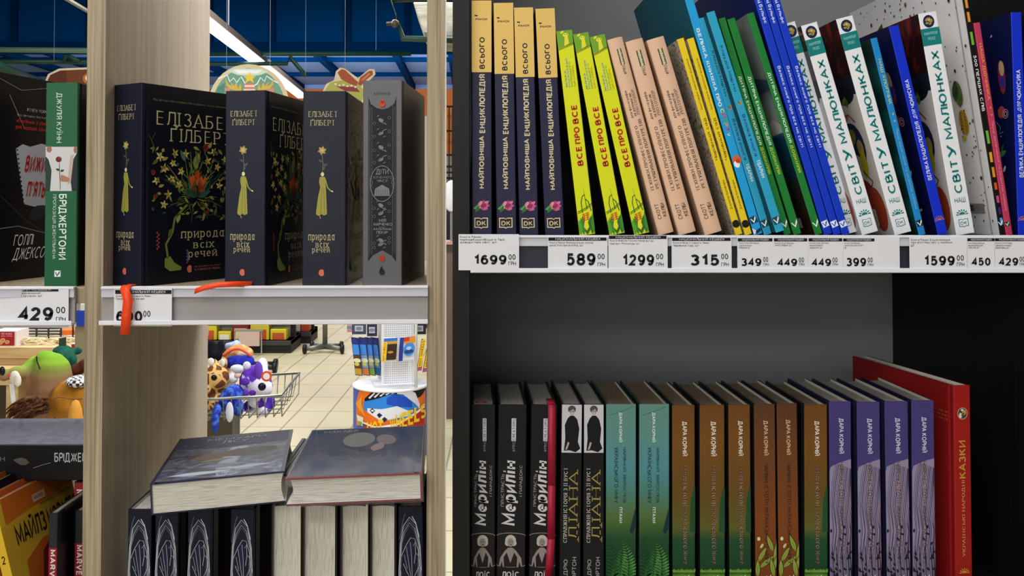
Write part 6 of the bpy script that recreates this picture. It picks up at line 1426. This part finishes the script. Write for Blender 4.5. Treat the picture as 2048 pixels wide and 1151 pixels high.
# ---------------------------------------------------------------- low island shelves, castor stands
def low_shelf(label, x0, x1, ytop, ybase, Y, dep):
    r = thing('island_shelf', label, 'shelf', Vector((P((x0 + x1) / 2, ybase, Y).x, Y, 0))); o = r.location; dk = mat('#3c3a38', .5)
    xa, xb = P(x0, ybase, Y).x - o.x, P(x1, ybase, Y).x - o.x; zt_ = P(x0, ytop, Y).z
    mb = MB(); mb.box((xa, 0, 0), (xb, dep, .12), mat('#26221e', .6)); mb.build('plinth', r, bevel=.004)
    mb = MB(); mb.box((xa, -.02, .12), (xb, dep, zt_), dk); mb.build('deck', r, bevel=.004)
    mb = MB(); mb.box((xb - .05, dep * .45, zt_), (xb, dep * .5, 1.2), mat('#1e1c1c', .5)); mb.build('upright', r)
    mb = MB(); mb.box((xa, dep * .46, zt_), (xb - .05, dep * .49, 1.2), mat('#8f8b84', .6)); mb.build('back_panel', r)
    mb = MB(); mb.box((xa, .02, zt_ + .3), (xb, dep * .45, zt_ + .32), dk); mb.build('shelf', r)
    return r, zt_, xa + o.x, xb + o.x
YI = floor_at(580, 706).y
r, zi, xa, xb = low_shelf('low dark grey island shelf with yellow packs beyond the plush basket', 330, 582, 690, 706, YI, .5)
rnd = random.Random(2); GP = 'packs on the island shelf'; k_ = 0
for row in range(2):
    x = xa + .08
    while x < xb - .16:
        w_ = rnd.uniform(.10, .2); col = ('yellow', '#c8b82c') if k_ % 3 else rnd.choice((('cream', '#cfc6b4'), ('dark red', '#7a2426'), ('pink', '#c89a9c'), ('lime green', '#a8b83c')))
        h_ = rnd.uniform(.1, .2); z0 = zi + (.322 if row else 0)
        rr = thing('snack_pack', 'snack packs on the low dark grey island shelf', 'pack', (x + w_ / 2, YI + .06, z0 + .0005), None, GP); mb = MB(); mb.box((-w_ / 2, 0, 0), (w_ / 2, .13, h_), mat(col[1], .4)); mb.build('wrapper', rr, bevel=.01)
        mb = MB(); mb.box((-w_ * .36, -.004, h_ * .25), (w_ * .36, .0, h_ * .75), mat(rnd.choice(('#e0dcc8', '#7a8a3c', '#b8502c', '#d8c890')), .5)); mb.build('label_print', rr)
        x += w_ + .012; k_ += 1
pn = thing('price_board', 'pinkish blank board hanging on the island shelf front', 'board', P(498, 692, YI - .12)); px_box(pn, 'board', 477, 662, 519, 692, YI - .12, .015, mat('#c2ab9c', .6)); px_box(pn, 'frame', 468, 658, 526, 663, YI - .12, .02, mat('#8c8880', .5))
for x in (470, 523): mb = MB(); mb.tube(rel(pn, P(x, 662, YI - .1), (P(x, 695, YI - .1).x, YI - .1, .0)), .006, mat('#a8a49c', .5), 8); mb.build('post', pn)
r2, zi2, xa2, xb2 = low_shelf('far dark shelf with orange boxes behind the low island shelf', 560, 622, 672, 690, floor_at(600, 690).y + .12, .4)
for k in range(3):
    rr = thing('snack_pack', 'orange and white boxes on the far dark shelf', 'pack', (xa2 + .06 + .095 * k, floor_at(600, 690).y + .15, zi2 + .0005), None, 'boxes on the far shelf'); mb = MB(); mb.box((-.042, 0, 0), (.042, .12, .2), mat(('#c8622c', '#d8c8b8', '#b84a24')[k], .4)); mb.build('carton', rr)
def castor_base(name, label, cx, ytop, ybot, w, pole=None, bar='#77766f', cat='stand'):
    Y = floor_at(cx, ybot - 4).y; r = thing(name, label, cat, Vector((P(cx, ybot, Y).x, Y, 0))); sc = (Y + 1) / F; m = mat(bar, .35, .6); z = P(cx, ytop, Y).z; L_ = w * sc / 2
    arms = [(-1, -.5), (1, -.5), (.8, .6), (-.8, .6)]
    for ax, ay in arms:
        mb = MB(); mb.tube([(0, 0, z), (ax * L_, ay * L_, z - .01)], [.028, .02], m, 8); am = mb.build('arm', r, True)
        mb = MB(); mb.lathe([(.001, -.016), (.040, -.016), (.045, 0), (.040, .016), (.001, .016)], mat('#15151a', .4), (ax * L_, ay * L_, .046), 16, 'x'); mb.tube([(ax * L_, ay * L_, .04), (ax * L_, ay * L_, z)], .01, m, 6); mb.build('castor', am, True)
    if pole: mb = MB(); mb.tube([(0, 0, z), (0, 0, pole)], .024, m, 10); mb.build('pole', r, True)
    return r
castor_base('castor_stand', 'grey metal stand with castors and a pole on the tile floor', 650, 692, 708, 74, 1.6)
castor_base('castor_trolley', 'dark castor base showing right of the plush pile', 512, 729, 746, 84, None, '#3a342e')

# ---------------------------------------------------------------- round toy car display
YD = 4.2; sd = (YD + 1) / F
zd = P(780, 765, YD).z; Rd = 74 * sd
dsp = thing('toy_display', 'round white topped display with racing car graphics behind the right oak post', 'display stand', Vector((P(781, 765, YD).x, YD, 0)))
mb = MB(); mb.lathe([(0, 0), (Rd - .004, 0), (Rd - .004, zd - .012), (0, zd - .012)], mat('#d8d8dc', .5), n=48); drum = mb.build('drum', dsp, True)
mb = MB(); mb.lathe([(0, zd - .012), (Rd + .004, zd - .012), (Rd + .005, zd - .004), (Rd, zd), (0, zd)], mat('#e6e6ea', .35), n=48); mb.build('top_disc', dsp, True)
wr_ = math.pi * Rd; A = Art(wr_, zd)
pz = lambda py: (P(781, py, YD - Rd).z) / zd
def px2u(px): # pixel column -> fraction round the front half
    s_ = max(-.999, min(.999, (P(px, 800, YD).x - dsp.location.x) / Rd)); return .5 + math.asin(s_) / math.pi
def dp(m, pts): A.poly(m, [(px2u(x), max(.01, min(.985, pz(y)))) for x, y in pts])
A.rect('#3f62c0', 0.0, .0, 1, .97, 24)
dp('#6f9ae0', [(708, 790), (722, 775), (720, 830), (710, 850)])
def strip(m, top, bot, n=40):
    """fill between two pixel polylines, sampled so that it follows the drum"""
    def at(pl, x):
        for (x0, y0), (x1, y1) in zip(pl, pl[1:]):
            if x0 <= x <= x1: return y0 + (y1 - y0) * (x - x0) / max(1e-6, x1 - x0)
        return pl[-1][1]
    x0, x1 = max(top[0][0], bot[0][0]), min(top[-1][0], bot[-1][0]); xs = [x0 + (x1 - x0) * i / n for i in range(n + 1)]
    k0 = A.k
    for a, b in zip(xs, xs[1:]):
        A.k = k0; dp(m, [(a, at(bot, a)), (b, at(bot, b)), (b, at(top, b)), (a, at(top, a))])
strip('#e87020', [(717, 812), (728, 771), (800, 771), (852, 762)], [(717, 860), (735, 850), (760, 862), (852, 862)])
strip('#101014', [(736, 800), (760, 775), (800, 771), (845, 766), (852, 780)], [(736, 812), (760, 812), (800, 808), (845, 800), (852, 790)])
strip('#2f86e0', [(734, 806), (760, 798), (790, 787), (832, 795), (840, 830)], [(734, 822), (760, 836), (790, 840), (832, 836), (840, 836)])
strip('#1f4fc0', [(780, 796), (796, 787), (828, 800)], [(780, 808), (796, 812), (828, 818)])
strip('#e4e6ec', [(742, 818), (770, 818), (800, 812), (826, 826)], [(742, 826), (770, 842), (800, 836), (826, 834)])
strip('#dcdce4', [(800, 780), (812, 774), (834, 790), (842, 815)], [(800, 788), (812, 790), (834, 812), (842, 825)])
for (x, y) in ((752, 822), (766, 830), (776, 838)): dp('#14204a', [(x - 5, y), (x, y - 5), (x + 6, y), (x, y + 6)])
for k in range(5): dp('#d8d8e0', [(744 + 11 * k, 797 - 3 * k), (756 + 11 * k, 785 - 3 * k), (758 + 11 * k, 787 - 3 * k), (747 + 11 * k, 799 - 3 * k)])
dp('#e8a02c', [(717, 815), (728, 800), (732, 792), (730, 812), (738, 836), (726, 826)])
strip('#f0f0ee', [(730, 846), (760, 853), (800, 846), (850, 820)], [(730, 849), (760, 857), (800, 851), (850, 825)])
strip('#b8281c', [(735, 853), (760, 857), (800, 851), (850, 825)], [(735, 900), (760, 900), (800, 900), (850, 900)])
def curved_text(t, x0, x1, ya, yb, hh, m, bold):
    v0 = lambda f: ya + (yb - ya) * f; n = len(t)
    for i, ch in enumerate(t):
        if ch == ' ': continue
        f0, f1 = i / n, (i + .86) / n; yc = v0((f0 + f1) / 2); A.text(m, ch, px2u(x0 + (x1 - x0) * f0), pz(yc + hh), px2u(x0 + (x1 - x0) * f1), pz(yc), 'h', bold)
curved_text('HOT WHEELS', 742, 853, 847, 814, 30, '#f0c81c', .05)
dp('#d8e0c8', [(720, 836), (735, 838), (733, 856), (724, 856)]); dp('#8a9a3c', [(723, 848), (732, 848), (731, 856), (725, 856)])
A.build('drum_graphic', drum, lambda x, y, e: ((Rd - .003 + e * 14) * math.sin((x / wr_ - .5) * math.pi), -(Rd - .003 + e * 14) * math.cos((x / wr_ - .5) * math.pi), y))
def perforated():
    m = bpy.data.materials.new('perforated_white'); m.use_nodes = True; nt = m.node_tree; N, L = nt.nodes, nt.links; b = N['Principled BSDF']; tc = N.new('ShaderNodeTexCoord'); br = N.new('ShaderNodeTexBrick'); mp = N.new('ShaderNodeMapping'); sx = N.new('ShaderNodeSeparateXYZ'); cb = N.new('ShaderNodeCombineXYZ'); ad = N.new('ShaderNodeMath')
    L.new(tc.outputs['Object'], sx.inputs[0]); L.new(sx.outputs[0], ad.inputs[0]); L.new(sx.outputs[1], ad.inputs[1]); L.new(ad.outputs[0], cb.inputs[0]); L.new(sx.outputs[2], cb.inputs[1]); L.new(cb.outputs[0], br.inputs[0])
    br.offset = 0; br.inputs['Scale'].default_value = 1; br.inputs['Brick Width'].default_value = .012; br.inputs['Row Height'].default_value = .0125; br.inputs['Mortar Size'].default_value = .0035
    br.inputs['Color1'].default_value = lin('#9a9aa0'); br.inputs['Color2'].default_value = lin('#a4a4a8'); br.inputs['Mortar'].default_value = lin('#e4e4e8'); L.new(br.outputs['Color'], b.inputs['Base Color']); return m
PERF = perforated()
cw = 40 * sd / 1.36
col_ = MB(); col_.box((-cw, -cw, zd + .014), (cw, cw, 1.25), PERF)
for sx_ in (-1, 1):
    for sy in (-1, 1): col_.box((sx_ * cw - .008, sy * cw - .008, zd + .014), (sx_ * cw + .008, sy * cw + .008, 1.25), mat('#e6e6ea', .4))
co = col_.build('perforated_column', dsp); co.rotation_euler = (0, 0, math.radians(12)); co.location = (.03, 0, 0)
mb = MB(); mb.box((-cw - .05, -cw - .04, zd), (cw + .02, cw + .02, zd + .014), mat('#dcdce0', .4)); o = mb.build('column_foot', dsp); o.rotation_euler = (0, 0, math.radians(12)); o.location = (.03, 0, 0)
mb = MB(); a = P(832, 765, YD - Rd * .62) - dsp.location; mb.tube([(a.x, a.y, .05), (a.x, a.y, 1.4)], .008, mat('#d8d8d4', .3), 8); mb.build('front_post', dsp, True)
def card(label, pts, Y, col, painter=None, dep=.012, group='toy car cards on the display'):
    q = [P(x, y, Y) for x, y in pts]; lo = q[0]; r = thing('toy_card', label, 'toy pack', lo, None, group); mb = MB(); mb.prism([p - lo for p in q], (0, dep, 0), mat(col, .35)); bk = mb.build('backing_card', r)
    U_, V_ = q[1] - q[0], q[3] - q[0]
    if painter:
        A2 = Art(U_.length, V_.length); painter(A2); A2.build('card_print', bk, lambda x, y, e: tuple(U_ * (x / U_.length) + V_ * (y / V_.length) + Vector((0, -e * 8 - .001, 0))))
    return r
def blue_card(cs):
    def f(A2):
        A2.rect('#3f8ae0', .06, .55, .94, .82, 1); A2.rect('#26307a', .06, .83, .94, .98, 1); A2.rect(cs[0], .06, .2, .94, .54, 1); A2.rect(cs[1], .06, .02, .94, .19, 1); A2.ell('#d8d8b0', .5, .4, 22, 12); A2.ell('#c8c04c', .4, .3, 14, 10)
    return f
for i, (dx, cs) in enumerate(((0, ('#5a3c24', '#b8902c')), (15, ('#7a9ac0', '#c8703c')), (27, ('#8a9ab0', '#7aa83c')), (39, ('#5a9ab8', '#2a6a9c')))):
    card('blue picture card on the display\'s left side, ' + ('frontmost with brown and yellow foot', 'second of four with an orange foot', 'third of four with a green foot', 'rearmost with a blue foot')[i], [(711 + dx, 750 - i * .5), (725 + dx * .97, 751), (718 + dx, 676), (702 + dx, 674)], YD - .10 + .03 * i, ('#2a2a5c'), blue_card(cs))
def brown_card(A2): A2.rect('#2f72c8', .05, .86, .95, .99, 1); A2.rect('#c8963c', .3, .72, .95, .86, 1); A2.rect('#3a2214', .3, .08, .95, .74, 1); A2.ell('#b8882c', .55, .4, 16, 7); A2.rect('#f0c81c', .0, .03, .26, .84, 1); A2.text('#a8301c', 'HOT WHEELS', .05, .06, .21, .8, 'up', .03)
card('boxed toy card with yellow side panel on the white column', [(763, 724), (793, 722), (792, 675), (767, 676)], YD - .22, '#d8d0c0', brown_card, .03)
def round_card(A2): A2.rect('#243a94', .0, .0, .25, .98, 1); A2.rect('#d88a2c', .3, .7, .98, .98, 1); A2.rect('#b8442c', .25, .8, .6, .98, 1); A2.ell('#3f86d8', .62, .45, 32, 36); A2.ell('#1f3f7a', .62, .36, 26, 12); A2.ell('#a8c8e8', .6, .5, 14, 10); A2.rect('#d0d4dc', .3, .0, .98, .12, 1)
card('blue bubble pack with round car picture on the white column', [(797, 722), (829, 718), (827, 674), (800, 674)], YD - .2, '#c8ccd8', round_card, .03)
def tall_card(A2): A2.rect('#f0c81c', .1, .12, .9, .98, 1); A2.rect('#b0508a', .1, .0, .9, .11, 1); A2.text('#a8301c', 'HOT WHEELS', .2, .16, .8, .94, 'up', .04)
card('upright yellow lettered pack right of the thin white post', [(833, 742), (843, 740), (850, 680), (843, 678)], YD - .1, '#3a2a2a', tall_card, .02); card('yellow lettered pack half hidden by the oak post', [(845, 744), (857, 742), (864, 682), (856, 680)], YD - .06, '#3a2a2a', tall_card, .02)
for i, (x0, x1, y0, y1, c_) in enumerate(((694, 704, 646, 664, '#c88a8c'), (704, 732, 640, 668, '#3f4a5c'), (734, 754, 640, 672, '#2c3050'), (824, 852, 640, 668, '#2a2426'))):
    rr = card(('pink toy pack hanging at the display\'s upper left', 'dark grey toy pack just below the oak shelf rail', 'navy toy pack beside the white column top', 'dark toy packs hanging right of the white column')[i], [(x0, y1), (x1, y1), (x1, y0 - 30), (x0, y0 - 30)], YD - .02, c_, lambda A2: (A2.rect('#b8b8c0', .2, .1, .8, .3, 1), A2.ell('#77808c', .5, .2, 18, 10)))
# ---------------------------------------------------------------- seen through the gap between the two bookcases
gr = thing('grid_rack', 'black wire grid rack on an orange back, seen between the bookcases', 'rack', P(897, 350, 8)); mb = MB(); m = mat('#17171a', .5)
for x in (880, 891, 898, 905, 914): mb.tube(rel(gr, P(x, 212, 8), P(x, 470, 8)), .007, m, 5)
for y in (213, 262, 310, 333, 345, 356): mb.tube(rel(gr, P(870, y, 8), P(924, y, 8)), .01, m, 5)
mb.build('wire_grid', gr); px_box(gr, 'back_panel', 862, 222, 932, 310, 8.1, .03, mat('#b8641f', .6)); px_box(gr, 'lower_panel', 862, 310, 932, 470, 8.1, .03, mat('#8f897c', .6))
a = P(862, 470, 8.1) - gr.location; b_ = P(932, 470, 8.1) - gr.location; mb = MB(); mb.box((a.x, .1, -gr.location.z), (b_.x, .4, a.z), mat('#5a544a', .6)); mb.build('base', gr)
ch = thing('swivel_chair', 'black swivel chair seen in the gap between the bookcases', 'chair', Vector((P(896, 790, 5.7).x, 5.7, 0)))
mb = MB(); c0 = P(897, 500, 5.7) - ch.location; mb.ball(c0, .12, mat('#131316', .5), 18, .36, .05); mb.build('backrest', ch, True)
mb = MB(); c0 = P(890, 640, 5.6) - ch.location; mb.ball(c0, .22, mat('#121215', .5), 18, .07, .2); mb.build('seat', ch, True)
mb = MB(); mb.tube([(c0.x, c0.y, .09), (c0.x, c0.y, c0.z)], .03, mat('#2a2a2c', .4, .5), 10); mb.tube([(c0.x, c0.y, c0.z), (c0.x, .1, c0.z + .1), (c0.x, .1, c0.z + .4)], .02, mat('#2a2a2c', .4), 8); mb.build('column', ch, True)
for k in range(5):
    g = 2 * math.pi * k / 5 + .3; mb = MB(); e = (c0.x + .24 * math.cos(g), c0.y + .24 * math.sin(g)); mb.tube([(c0.x, c0.y, .12), (e[0], e[1], .075)], .018, mat('#232326', .4), 8); lg = mb.build('leg', ch, True); mb = MB(); mb.ball((e[0], e[1], .033), .033, mat('#1a1a1c', .4), 10); mb.build('castor', lg, True)
mn = thing('mirror_oval', 'small white oval mirror in the gap beside the black bookcase', 'mirror', P(903, 392, 5)); mb = MB(); mb.lathe([(0, 0), (.05, 0), (.056, .006), (.05, .014), (0, .014)], mat('#dcdcdc', .3), (0, 0, 0), 24, 'y'); o = mb.build('plate', mn, True); o.scale = (1, 1, 1.9)
mb = MB(); mb.tube([(0, .02, -.09), (0, .02, -.3)], .01, mat('#9a9a9a', .4, .5), 8); mb.build('stem', mn); mb = MB(); mb.box((-.12, -.04, -.32), (.12, .2, -.30), mat('#b89484', .5)); mb.box((-.1, 0, -mn.location.z), (.1, .16, -.32), mat('#6a5a50', .6)); mb.build('pedestal', mn)
